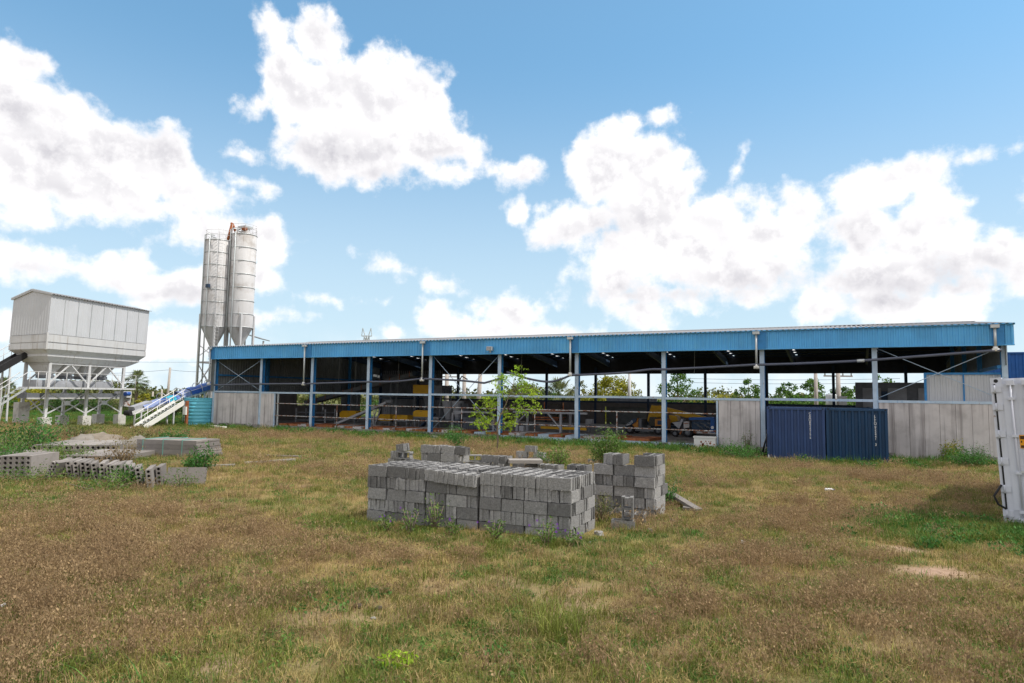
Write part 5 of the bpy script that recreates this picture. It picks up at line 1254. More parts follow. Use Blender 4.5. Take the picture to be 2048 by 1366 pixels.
BUSHES = [
 (52, 905, 1.25, 2.7, 'bush', 'big round dark green bush among the slabs below the white bin', 2600, .09),
 (8, 918, .9, 1.3, 'weed', 'tall pale weeds at the left edge by the upright slabs', 800, .07),
 (25, 925, .7, 1.0, 'bush', 'small leafy bush in front of the round dark bush', 800, .07),
 (92, 938, .8, 1.1, 'weed', 'weed clump growing between the straight row and the tilted slab', 1100, .055),
 (105, 912, .6, .9, 'weed', 'thin weeds sprouting through the flat slabs', 500, .05),
 (247, 930, .9, 1.3, 'brown', 'yellowish dry weed clump at the end of the flat slabs', 1000, .05),
 (262, 972, .55, .9, 'bush', 'low green weeds at the foot of the tilted slab row', 900, .05),
 (402, 945, .75, .75, 'bush', 'bright leafy shrub right of the slab pack, standing before it', 900, .075),
 (383, 940, .5, .5, 'bush', 'smaller shrub touching the hollow end of the slab pack', 450, .065),
 (300, 893, .8, 1.5, 'olive', 'brown and green shrub behind the left half of the slab pack', 1000, .07),
 (345, 893, .75, 1.2, 'bush', 'dark green shrub behind the right half of the slab pack', 1000, .08),
 (150, 925, .55, 1.2, 'weed', 'weeds growing through the middle of the flat slabs', 900, .05),
 (60, 962, .35, 1.6, 'weed', 'low weeds along the foot of the straight row', 1100, .05),
 (205, 982, .4, 1.8, 'weed', 'low weeds along the foot of the tilted slab row', 1300, .045),
 (360, 978, .45, 1.0, 'weed', 'thin tall weeds in front of the broad smooth slab', 600, .04),
 (150, 878, .8, 2.2, 'olive', 'dull green scrub behind the rubble heap', 1500, .07),
 (200, 884, .6, .9, 'weed', 'weeds on top of the low rubble heap', 500, .06),
 (912, 895, 1.15, 1.35, 'bush', 'feathery green bush in front of the shed left of the young tree', 2600, .06),
 (1212, 930, 1.25, 1.1, 'weed', 'leafy weed bush standing between the rear piles and the tall stack', 2600, .07),
 (1120, 942, .95, .8, 'weed', 'thin leggy weed right of the low rear pile', 1300, .06),
 (1085, 930, .5, .7, 'bush', 'small green weed behind the plank pile', 400, .05),
 (1215, 1020, .75, .75, 'weed', 'flowering weed clump in the gap between both large stacks', 1500, .035),
 (1205, 1045, .55, .6, 'olive', 'dull dry weed clump at the foot of the gap between stacks', 900, .03),
 (1335, 1010, .6, .6, 'bush', 'green weed clump by the right flank of the tall stack', 700, .045),
 (1480, 917, .6, 2.2, 'bush', 'dark green weed bank left of the blue containers', 2000, .07),
 (1495, 905, 1.5, .4, 'weed', 'tall single weed growing up the concrete wall beside the container', 260, .06),
 (1610, 931, .5, 1.2, 'weed', 'weeds with orange flowers in front of the left blue container', 900, .045),
 (1735, 936, .35, 1.0, 'bush', 'low green weeds in front of the right blue container', 600, .05),
 (1905, 925, 1.05, .9, 'yellow', 'yellow green leafy bush against the concrete wall', 900, .085),
 (1937, 933, .8, 1.7, 'bush', 'dark green spreading bush beside the yellow green one at the wall', 2200, .07),
 (1962, 925, 1.0, .6, 'weed', 'wispy tall weed at the right side of the wall bushes', 350, .05),
]
for k, b in enumerate(BUSHES):
    bush(b[0], b[1], b[2], b[3], b[4], b[5], b[6], b[7], seed=k+3, stems=7+int(b[3]*5), name='weed_clump' if 'weed' in b[5] else 'bush')
# weeds and purple flowers along the block stack
for k, (px, py, h) in enumerate(((775, 1062, .30), (820, 1068, .55), (870, 1060, .62), (905, 1070, .3), (990, 1078, .35), (1095, 1092, .45), (1145, 1092, .25))):
    t = bush(px, py, h, .35, 'weed', f'weed tuft at the foot of the front block stack, {ordw(k)} from the left', 230, .045, 'weed_clump', 60+k, 9)
    fl = MB(); rr = random.Random(k)
    for j in range(rr.choice((2, 3, 5)) if k in (0, 1, 3, 4, 5, 6) else 0):
        q = Vector((rr.uniform(-.25, .25), rr.uniform(-.2, .05), h*rr.uniform(.5, 1.0)))
        for i in range(5): a = i*1.257; fl.add([q, q+Vector((.016*math.cos(a-.5), .004, .016*math.sin(a-.5))), q+Vector((.022*math.cos(a), -.01, .022*math.sin(a))), q+Vector((.016*math.cos(a+.5), .004, .016*math.sin(a+.5)))], [(0, 1, 2, 3)])
    if fl.v: part('flower', fl, L_['flower'], t, local=True)

def sapling():
    b = G(993, 906); t = thing('young_tree', 'slender young tree with airy light green leaves in front of the shed', 'tree', b)
    D = (b-CAM).dot(FWD)
    def w(px, py, dd=0): return atD(993+(px-993)*.95-(6 if py < 880 else 0), py, D+dd)
    tr = MB(); tips = []
    trunk = [b-Z*.1, w(996, 880), w(1001, 852), w(1009, 828), w(1020, 806), w(1030, 782), w(1037, 760)]
    tr.tube(trunk, [.045, .04, .034, .028, .022, .016, .008], 7)
    limbs = [((1001, 852), (975, 836), (952, 818), .4), ((1001, 852), (985, 822), (983, 798), -.3), ((998, 862), (1020, 846), (1034, 846), .3), ((1009, 828), (1050, 815), (1075, 812), -.5), ((1009, 828), (988, 806), (972, 812), .5),
             ((1025, 795), (1055, 786), (1078, 793), .4), ((1020, 806), (1008, 782), (1000, 768), -.4), ((1030, 782), (1050, 765), (1055, 752), .2), ((1015, 818), (1045, 806), (1060, 822), -.2), ((1003, 850), (962, 848), (960, 838), -.5),
             ((1030, 782), (1060, 772), (1080, 778), -.3), ((1009, 828), (1020, 822), (1030, 836), .5), ((1034, 770), (1020, 758), (1012, 760), .1), ((1037, 760), (1042, 750), (1043, 745), 0), ((1001, 852), (990, 838), (975, 846), .2)]
    for a, m_, e, dd in limbs:
        p0, p1, p2 = w(*a), w(m_[0], m_[1], dd*.6), w(e[0], e[1], dd); tr.tube([p0, p1, p2], [.016, .011, .005], 5)
        for u in np.linspace(.35, 1.05, 9):
            q = p0.lerp(p1, u*2) if u < .5 else p1.lerp(p2, (u-.5)*2); tips.append(tuple(q+Vector((rnd.gauss(0, .1), rnd.gauss(0, .1), rnd.gauss(0, .1)))))
    rng = np.random.default_rng(5); sprays = []
    for tp in tips:   # small sprays: leaflets along a drooping twig
        for s in range(2):
            d = rng.normal(size=3); d[2] *= .5; d /= np.linalg.norm(d); n = 9
            sprays.append(np.array(tp)+d*np.linspace(.0, .34, n)[:, None]+np.array([0, 0, -.10])*np.linspace(0, 1, n)[:, None]**2+rng.normal(size=(n, 3))*.025)
    C = np.concatenate(sprays); me = quads('foliage', leaves(C, .108, .45, .3, rng), L_['young']); o = part('foliage', me, None, t); part('trunk', tr, M_['bark'], t)
sapling()

def crown_points(rng, w, h, n, lumps, clear=.0, gap=.5):
    """leaf centres in clumps that sit on the outside of an uneven crown"""
    out = []
    for k in range(lumps):
        a = rng.uniform(0, 2*math.pi); z = rng.uniform(clear, 1); rr = w/2*math.sin(math.pi*min(.98, (.25+.7*z)))**.8*math.sqrt(rng.uniform(.05, 1))
        s = w*rng.uniform(.06, .15); c = np.array([rr*math.cos(a), rr*math.sin(a), h*z-s*.4])
        m_ = max(4, int(n/lumps*rng.uniform(.5, 1.5))); d = rng.normal(size=(m_, 3)); d /= np.linalg.norm(d, axis=1)[:, None]; out.append(c+d*s*rng.uniform(.4, 1.1, (m_, 1))*[1, 1, .75])
    return np.concatenate(out)
def tree(px, top, D, width_px, ground_z, mat, label, n=3000, leaf=.22, lumps=60, clear=.25, name='tree', seed=1, group=None, wide=None):
    rng = np.random.default_rng(seed); c = atD(px, top, D); h = c.z-ground_z; w = width_px*D/FOC; base = Vector((c.x, c.y, ground_z))
    t = thing(name, label, 'tree', base, group)
    C = crown_points(rng, w, h, n, lumps, clear); me = quads('crown', leaves(C, leaf, .55, .1, rng), L_[mat]); part('crown', me, None, t, local=True)
    tr = MB(); tr.tube([(0, 0, -.3), (.05, 0, h*.3), (-.05, .05, h*.6), (.0, .0, h*.85)], [w*.03+.05, w*.025+.04, .05, .02], 7)
    for k in range(9):
        a = rng.uniform(0, 6.28); z = h*rng.uniform(.15, .6); tr.tube([(0, 0, z), (math.cos(a)*w*.2, math.sin(a)*w*.2, z+h*.12), (math.cos(a)*w*.36, math.sin(a)*w*.36, z+h*.25)], [.05, .035, .012], 5)
    part('trunk', tr, M_['bark'], t, local=True)
    return t
def palm(px, top, D, label, h0, seed=2, crown=1.9):
    rng = np.random.default_rng(seed); c = atD(px, top, D); h = c.z-crown*.8; t = thing('palm_tree', label, 'palm', (c.x, c.y, 0), 'palms beyond the yard')
    part('trunk', MB().tube([(0, 0, -.2), (.08, 0, h*.5), (0, 0, h)], [.26, .2, .2], 8), M_['bark'], t, local=True)
    V = []
    for k in range(60):
        a = rng.uniform(0, 6.28); e = rng.uniform(-.9, 1.4); d = np.array([math.cos(a)*math.cos(e), math.sin(a)*math.cos(e), math.sin(e)]); L = crown*rng.uniform(.8, 1.1)
        s = np.cross(d, [0, 0, 1]); s /= np.linalg.norm(s); hub = np.array([0, 0, h])+d*L*.45
        for j in range(11):   # a fan of stiff blades
            b = (j-5)/5*1.2; dd = d*math.cos(b)+s*math.sin(b); tip = hub+dd*L*.6+np.array([0, 0, -.18*L*(1-math.cos(b))-.12*L]); sd = np.cross(dd, [.2, .1, 1]); sd /= np.linalg.norm(sd)
            V.append([hub, hub+dd*L*.35+sd*.05, tip, hub+dd*L*.35-sd*.05])
        V.append([np.array([0, 0, h])-s*.02, np.array([0, 0, h])+s*.02, hub+s*.015, hub-s*.015])
    me = quads('crown', np.array(V), L_['palm']); part('crown', me, None, t, local=True)
palm(275, 741, 92, 'fan palm standing in the field between the white bin and the utility pole', 0)
palm(8, 756, 95, 'fan palm behind the left end of the white bin', 0, 4, 2.0)
palm(1118, 758, 66, 'fan palm seen through the shed right of the young tree', 0, 5, 2.3)
palm(1133, 786, 62, 'low spreading fan palm beneath the taller palm seen through the shed', 0, 6, 2.0)
TREES = [
 (1228, 751, 72, 128, .3, 'yellow', 'broad yellow green round tree seen through the middle of the shed', 6500, .24, 120, .0),
 (1160, 762, 75, 70, .3, 'olive', 'small dull olive tree between palm and yellow round tree', 1800, .2, 50, .1),
 (1045, 762, 72, 110, .3, 'olive', 'wide olive tree behind the young tree', 4200, .22, 90, .0),
 (1355, 738, 70, 95, .3, 'green', 'airy tall tree with gaps behind the post by the loader', 2300, .24, 46, .28),
 (1440, 785, 78, 130, .3, 'yellow', 'low yellow green thicket tree right of the airy tall tree', 2600, .22, 60, .0),
 (1497, 757, 70, 70, .3, 'green', 'loose green tree just left of the container bay', 1800, .25, 36, .2),
 (1575, 766, 70, 80, .3, 'green', 'dense green tree behind the container bay, its left one', 3200, .24, 60, .1),
 (1622, 757, 72, 74, .3, 'green', 'tall green tree behind the container bay, its middle one', 2600, .24, 50, .15),
 (1678, 770, 72, 70, .3, 'dark', 'dark green tree behind the pole with the transformer', 2400, .22, 50, .1),
 (1715, 772, 70, 56, .3, 'green', 'small rounded green tree right of the transformer pole', 1700, .24, 36, .1),
 (1764, 747, 66, 74, .3, 'green', 'airy open tree at the right end of the open shed bays', 1300, .25, 30, .2),
 (805, 748, 78, 62, .3, 'olive', 'airy tree beneath the dark conveyor, left of the yellow hopper', 1700, .26, 34, .15),
 (930, 774, 120, 34, 0, 'olive', 'small distant tree right behind the leaning poles', 900, .3, 20, .3),
 (955, 774, 125, 26, 0, 'olive', 'smallest distant tree between the leaning poles', 700, .3, 16, .35),
 (978, 780, 120, 30, 0, 'olive', 'distant low tree just left of the young tree', 800, .3, 18, .2),
 (292, 786, 78, 40, 0, 'yellow', 'yellow green shrub tree below the fan palm', 2200, .2, 40, .0),
 (306, 792, 70, 30, 0, 'green', 'dark leafy shrub tree right of the belt motor', 1200, .2, 24, .0),
 (334, 780, 100, 34, 0, 'olive', 'rounded tree right behind the utility pole', 1500, .26, 30, .0),
 (352, 806, 66, 60, 0, 'dark', 'dark green thicket tree under the covered conveyor', 2600, .18, 44, .0),
 (150, 786, 74, 150, 0, 'dark', 'wide dark green tree behind the legs of the white bin', 7000, .2, 120, .0),
 (70, 776, 80, 110, 0, 'yellow', 'wide yellow flowering tree behind the left legs of the bin', 4200, .24, 80, .1),
 (225, 800, 80, 90, 0, 'olive', 'olive thicket tree behind the right legs of the bin', 3200, .2, 60, .0),
 (5, 792, 70, 80, 0, 'green', 'green thicket tree behind the stair of the bin', 2600, .2, 50, .0),
]
for k, tdef in enumerate(TREES):
    tree(*tdef[:3], tdef[3], tdef[4], tdef[5], tdef[6], tdef[7], tdef[8], tdef[9], tdef[10], seed=100+k, group='trees beyond the yard')
def hedge(name, pts, h, dens, mat, seed, leaf, label):
    rng = np.random.default_rng(seed); out = []
    for (x0, y0), (x1, y1) in zip(pts[:-1], pts[1:]):
        L = math.hypot(x1-x0, y1-y0); n = int(L*dens)
        u = rng.uniform(0, 1, n); hh = h*(.62+.38*np.sin(u*L*.21+seed)*np.sin(u*L*.083+2*seed)+.12*rng.normal(size=n)); z = hh*rng.uniform(0, 1, n)**.6
        out.append(np.stack([x0+(x1-x0)*u+rng.normal(size=n)*1.4, y0+(y1-y0)*u+rng.normal(size=n)*1.4, z], 1))
    C = np.concatenate(out); o = bpy.data.objects.new(name, quads(name, leaves(C, leaf, .6, .1, rng), L_[mat])); COL.objects.link(o); tag(o, label, None, None, 'stuff')
hedge('far_thicket', [(-14, 42), (20, 38), (60, 36), (95, 30)], 3.0, 330, 'green', 3, .28, 'low green thicket beyond the shed')
hedge('far_woodland', [(-140, 10), (-90, 60), (-40, 105), (40, 130), (150, 110)], 4.6, 70, 'olive', 8, .8, 'far line of woodland on the horizon')
hedge('field_scrub', [(-60, -30), (-50, 10), (-36, 30), (-14, 48)], 1.9, 150, 'dark', 5, .3, 'dark scrub at the far side of the field')

# ------------------------------------------------------------------ poles and lines
def pole(px, ytop, D, r, mt, label, arm=False, lean=0, gz=0., trafo=False):
    c = atD(px, ytop, D); t = thing('utility_pole', label, 'pole', (c.x-lean, c.y, gz), 'poles beyond the shed')
    part('shaft', MB().tube([(c.x-lean, c.y, gz-.3), (c.x, c.y, c.z)], [r*1.35, r], 8), M_[mt], t)
    if arm: part('cross_arm', MB().beam(c+_r0*(-1.2)+Z*(-.3), c+_r0*1.2-Z*.3, .1, .12), M_[mt], t); part('insulator', MB().tube([c+_r0*(-1.1)-Z*.24, c+_r0*(-1.1)+Z*.1], .06, 6).tube([c+_r0*1.1-Z*.24, c+_r0*1.1+Z*.1], .06, 6).tube([c+_r0*.4-Z*.24, c+_r0*.4+Z*.1], .06, 6), M_['galv'], t)
    if trafo:
        q = atD(px-2, 803, D); part('transformer', MB().lathe([(.05, -.62), (.42, -.6), (.45, -.3), (.45, .55), (.4, .6), (.05, .66)], Matrix.Translation(q-_r0*.45), 14), M_['galv'], t); part('switch_box', MB().box(q.x+.15, q.x+.75, q.y-.4, q.y+.1, q.z-.5, q.z+.45), M_['light_machine'], t)
    return c
k1 = pole(340.5, 735, 85, .13, 'pole', 'grey concrete utility pole standing in the field left of the silos', lean=.35)
pole(894, 748, 72, .2, 'pole', 'leftmost thick pole with cross arm behind the yellow hopper', True, gz=0)
pole(929, 745, 74, .2, 'pole', 'pole between the two rear posts and the bent drain pipe', False)
pole(961, 744, 76, .22, 'pole', 'slightly leaning pole behind the bend of the drain pipe', False, .3)
pole(1259, 740, 63, .14, 'white', 'white pole in front of the yellow green round tree', False)
pole(1631, 742, 57, .14, 'pole', 'pale plain pole behind the container bay', False)
pole(1676, 745, 56, .16, 'pole', 'pole with cross arm and transformer behind the container bay', True, trafo=True)
pole(306, 783, 84, .1, 'pole', 'short fence pole below the palm, left of the taller one', False); pole(324, 779, 86, .1, 'pole', 'short fence pole beside the tall grey pole', False)
def wires():
    for k, (pts, D, lab) in enumerate((([(-40, 757), (160, 748), (340, 739.5), (420, 743)], 85, 'power line passing behind the white bin and the pole'), ([(-40, 725), (200, 722), (420, 724)], 120, 'faint higher power line behind the white bin'))):
        P = [atD(x, y, D) for x, y in pts]; mb = MB(); q = []
        for a, b in zip(P[:-1], P[1:]):
            for j in range(8): u = j/8; q.append(a.lerp(b, u)-Z*(.5*u*(1-u)))
        mb.tube(q+[P[-1]], .018, 4); solo('power_line', mb, M_['dark_steel'], lab, 'cable', 'power lines over the field')
    for k, z in enumerate((3.6, 4.2)):
        a, b = atD(1380, 757+k*8, 60), atD(1800, 757+k*8, 56); mb = MB(); q = [a.lerp(b, j/12)-Z*(.4*j/12*(1-j/12)*4*.3) for j in range(13)]; mb.tube(q, .014, 4); solo('power_line', mb, M_['dark_steel'], ('upper' if k == 0 else 'lower')+' power line seen through the right half of the shed', 'cable', 'power lines behind the shed')
wires()
def pylon():
    a = atD(733, 684, 420); top = atD(733, 656, 420); t = thing('pylon', 'tiny lattice power pylon above the shed roof on the horizon', 'pylon', (a.x, a.y, 0)); H = top.z; _k = .5
    m1 = MB()
    for sx in (-1, 1):
        for sy in (-1, 1): m1.beam((a.x+sx*3, a.y+sy*3, 0), (a.x+sx*1, a.y+sy*1, H-5), .5, .5)
    for k in range(8):
        z0, z1 = (H-5)*k/8, (H-5)*(k+1)/8; w0, w1 = 3-2*k/8, 3-2*(k+1)/8
        for sy in (-1, 1): m1.beam((a.x-w0, a.y+sy*w0, z0), (a.x+w1, a.y+sy*w1, z1), .3, .3).beam((a.x+w0, a.y+sy*w0, z0), (a.x-w1, a.y+sy*w1, z1), .3, .3)
    part('lattice', m1, M_['galv'], t)
    m2 = MB(); m2.beam(Vector((a.x, a.y, H-5))-_r0*3.2, Vector((a.x, a.y, H-5))+_r0*3.2, .5, .6)
    for sg in (-1, 1): m2.beam(Vector((a.x, a.y, H-5))+_r0*1.1*sg, Vector((a.x, a.y, H))+_r0*2.6*sg, .4, .4).beam(Vector((a.x, a.y, H))+_r0*2.6*sg, Vector((a.x, a.y, H-5))+_r0*3.2*sg, .3, .3)
    part('arm', m2, M_['galv'], t)
pylon()
# ------------------------------------------------------------------ ground sheet and grass
def vnoise(x, y, sc, seed):
    x = np.asarray(x)*sc+seed*17.3; y = np.asarray(y)*sc+seed*9.1; xi = np.floor(x).astype(np.int64); yi = np.floor(y).astype(np.int64); fx = x-xi; fy = y-yi; fx = fx*fx*(3-2*fx); fy = fy*fy*(3-2*fy)
    def hsh(a, b):
        n = (a*374761393+b*668265263+seed*1442695) & 0x7fffffff; n = ((n ^ (n >> 13))*1274126177) & 0x7fffffff; return ((n ^ (n >> 16)) & 0xffff)/65535.
    return (hsh(xi, yi)*(1-fx)+hsh(xi+1, yi)*fx)*(1-fy)+(hsh(xi, yi+1)*(1-fx)+hsh(xi+1, yi+1)*fx)*fy
def fbm(x, y, sc, seed, o=4): return sum(vnoise(x, y, sc*2**k, seed+k)*.5**k for k in range(o))/sum(.5**k for k in range(o))
def sst(v, a, b): t = np.clip((v-a)/(b-a), 0, 1); return t*t*(3-2*t)
def ell(x, y, px, py, rx, ry, ang=0.):
    c = G(px, py); ang = ang-YAW; ca, sa = math.cos(ang), math.sin(ang); u = (x-c.x)*ca+(y-c.y)*sa; v = -(x-c.x)*sa+(y-c.y)*ca
    return np.clip(1.4-np.hypot(u/rx, v/ry)+.9*(fbm(x, y, 1.3, 9)-.5), 0, 1)
def hgt_np(x, y):
    t = np.clip((-6-y)/10, 0, 1); h = .42*t*t*(3-2*t)-.13*np.exp(-((x-43)**2+(y+4)**2)/18); t2 = np.clip((-1-y)/3, 0, 1)
    return h+.035*np.sin(x*.9+1.3*np.sin(y*.7))*np.sin(y*.8+.5*np.sin(x*.5))*t2*t2*(3-2*t2)
A_ROW = math.atan2(e1.y, e1.x)
def masks(x, y):
    n = fbm(x, y, .30, 3); n2 = fbm(x, y, 1.1, 5); n3 = fbm(x, y, 2.6, 15)
    E = lambda *a: ell(x, y, *a)
    soil = np.maximum.reduce([E(1858, 1143, .60, .36, -.25), .85*E(1800, 1098, .34, .24, -.1), .7*E(455, 1330, .3, .3), .5*E(1160, 1215, .6, .8), .4*E(640, 1235, .4, .5), .45*E(1900, 945, 2.4, 1.2), .3*E(740, 1225, .3, .3), .4*E(1000, 1170, .4, .4)])
    soil = np.maximum(np.clip(soil, 0, 1), .28*sst(fbm(x, y, .8, 21), .64, .78))
    green = sst(n+.35*(n2-.5)+.25*(n3-.5), .40, .72)*.62
    front = sst(y, -6.4, -2.6)*np.where(x < 50, 1, .6)*(1-.55*sst(x, 44, 47))
    left = 1.2*sst(-x, -15, -8)*sst(y, -13.2, -11)
    st = np.clip(1.5-np.hypot(np.maximum(np.abs((x-(PL.x+PR.x)/2)*math.cos(A_ROW)+(y-(PL.y+PR.y)/2)*math.sin(A_ROW))-LEN/2, 0), y-(PL.y+PR.y)/2+.3)*.95+.8*(n2-.5), 0, 1)
    gr = np.maximum.reduce([green, front, left, st*.9, E(1975, 1068, 2.0, 1.8), .9*E(1810, 1060, .9, 1.0), .8*E(60, 1000, 1.6, 2.2), .7*E(240, 990, 1.8, 1.2), .6*E(1400, 960, 3, 1.5), .7*E(1300, 1070, 1.2, 1.2), .6*E(1110, 1140, 1.3, 1.2), .55*E(620, 1190, .5, .5), .5*E(1500, 1085, .9, .8), .55*E(600, 1010, 2, .8), .5*E(250, 1200, .5, .5), .5*E(560, 1330, .5, .4), .45*E(900, 1300, .5, .4), .45*E(1250, 1330, .7, .5), .5*E(150, 1330, .8, .5)])  # green by the white container: grass, also standing in for its cast shade
    gr = np.clip(gr*(1-.8*soil)+.16*(n2-.5)+.16*(n3-.5), 0, 1)
    seed = np.maximum.reduce([E(230, 1130, 2.9, 2.4), E(100, 1340, 1.2, .6), E(60, 1230, 1.5, 1.0), E(480, 1090, 1.8, 1.3), E(1600, 1160, 1.4, 2.), E(1650, 1280, 1.6, 1.0), E(1900, 1260, 1.5, 1.2), .9*E(1700, 1030, 2.6, 1.8), .9*E(1400, 1330, 1.0, .6), E(1950, 1345, 1.1, .6), .7*E(850, 1110, .9, .7), .55*sst(fbm(x, y, .3, 31), .52, .68), .8*E(1330, 1180, .8, 1.0)])
    seed = np.clip(seed+.5*(n3-.5), 0, 1)*(1-.6*gr)*(1-soil)
    return gr, soil, seed
def ground():
    def axis(segs): 
        out = []
        for a, b, n in segs: out += list(np.linspace(a, b, n, endpoint=False))
        return np.array(out+[segs[-1][1]])
    xs = axis([(-3000, -400, 14), (-400, -60, 34), (-60, 10, 100), (10, 60, 330), (60, 160, 40), (160, 3000, 14)])
    ys = axis([(-300, -60, 16), (-60, -35, 30), (-35, -2, 300), (-2, 1, 30), (1, 60, 60), (60, 400, 34), (400, 3500, 14)])
    X, Y = np.meshgrid(xs, ys); x, y = X.ravel(), Y.ravel(); z = hgt_np(x, y)+.012*(fbm(x, y, 3, 40)-.5)*sst(-y, .2, 1)
    nx, ny = len(xs), len(ys); I = np.arange(nx*ny).reshape(ny, nx)
    F = np.stack([I[:-1, :-1], I[:-1, 1:], I[1:, 1:], I[1:, :-1]], -1).reshape(-1, 4)
    me = bpy.data.meshes.new('ground'); me.vertices.add(nx*ny); me.vertices.foreach_set('co', np.stack([x, y, z], 1).astype(np.float32).ravel())
    me.loops.add(F.size); me.loops.foreach_set('vertex_index', F.astype(np.int32).ravel()); me.polygons.add(len(F)); me.polygons.foreach_set('loop_start', np.arange(0, F.size, 4, dtype=np.int32)); me.polygons.foreach_set('loop_total', np.full(len(F), 4, dtype=np.int32))
    gr, so_, se = masks(x, y)
    for nm, v in (('green', gr), ('soil', so_), ('seedy', se)): at = me.attributes.new(nm, 'FLOAT', 'POINT'); at.data.foreach_set('value', v.astype(np.float32))
    me.polygons.foreach_set('use_smooth', np.ones(len(F), dtype=bool)); me.update(calc_edges=True)
    mt = bpy.data.materials.new('field_ground'); mt.use_nodes = True; w = NT(mt.node_tree)
    tc = w.n('ShaderNodeTexCoord').outputs['Object']
    at = lambda nm: w.n('ShaderNodeAttribute', attribute_name=nm).outputs['Fac']
    nz = w.noise(tc, 7, 8, .7); n3 = w.noise(tc, .5, 5, .6)
    c = w.mix(w.ramp(nz, .35, .68), (.12, .085, .042), (.32, .235, .11))
    c = w.mix(w.ramp(n3, .35, .65), c, (.27, .20, .085))
    c = w.mix(w.math('MULTIPLY', at('seedy'), .7), c, (.18, .118, .062))
    gcol = w.mix(w.ramp(w.noise(tc, 5, 6, .7), .3, .7), (.06, .085, .022), (.15, .16, .05))
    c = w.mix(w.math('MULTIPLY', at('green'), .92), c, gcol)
    c = w.mix(w.math('MULTIPLY', w.ramp(w.noise(tc, 1.6, 6, .65), .60, .70), .55), c, (.055, .047, .04))
    c = w.mix(at('soil'), c, w.mix(w.ramp(w.noise(tc, 9, 6, .7), .3, .7), (.28, .19, .135), (.40, .28, .21)))
    b = w.n('ShaderNodeBsdfPrincipled'); w.l(c, b.inputs['Base Color']); b.inputs['Roughness'].default_value = 1; b.inputs['Specular IOR Level'].default_value = .1
    bp = w.n('ShaderNodeBump'); bp.inputs['Strength'].default_value = .6; bp.inputs['Distance'].default_value = .04; w.l(w.noise(tc, 14, 8, .75), bp.inputs['Height']); w.l(bp.outputs[0], b.inputs['Normal'])
    o = w.n('ShaderNodeOutputMaterial'); w.l(b.outputs[0], o.inputs[0])
    me.materials.append(mt); ob = bpy.data.objects.new('ground', me); COL.objects.link(ob); tag(ob, None, None, None, 'structure')
ground()
def clump(n, rad, h0, h1, wd, lean, seed, mat, heads=0):
    rng = np.random.default_rng(seed); V = []
    for k in range(n):
        a = rng.uniform(0, 6.28); r = rad*math.sqrt(rng.uniform(0, 1)); b = np.array([r*math.cos(a), r*math.sin(a), -.015]); h = rng.uniform(h0, h1)
        la = rng.uniform(0, 6.28); ll = abs(rng.normal())*lean*h; d = np.array([math.cos(la)*ll, math.sin(la)*ll, 0])
        s = np.array([math.cos(la+1.57+rng.normal()*.4), math.sin(la+1.57+rng.normal()*.4), 0])*wd*.5
        m1 = b+np.array([0, 0, h*.55])+d*.35; tip = b+np.array([0, 0, h*(1-.25*min(1, ll/h))])+d
        V.append([b-s, b+s, m1+s*.8, m1-s*.8]); V.append([m1-s*.8, m1+s*.8, tip+s*.15, tip-s*.15])
        for j in range(heads):
            u = rng.uniform(.55, 1.08); q = m1+(tip-m1)*((u-.5)*2)+rng.normal(size=3)*.012; e = rng.normal(size=3)*.007; f = rng.normal(size=3)*.006+np.array([0, 0, .012]); V.append([q, q+e, q+f+e, q+f])
    return quads('grass_clump', np.array(V), L_[mat])
def leafclump(n, rad, h, size, seed, mat):
    rng = np.random.default_rng(seed); a = rng.uniform(0, 6.28, n); r = rad*np.sqrt(rng.uniform(0, 1, n)); C = np.stack([r*np.cos(a), r*np.sin(a), h*rng.uniform(.1, 1, n)*(1-.5*r/rad)], 1); return quads('grass_clump', leaves(C, size, .5, -.1, rng), L_[mat])
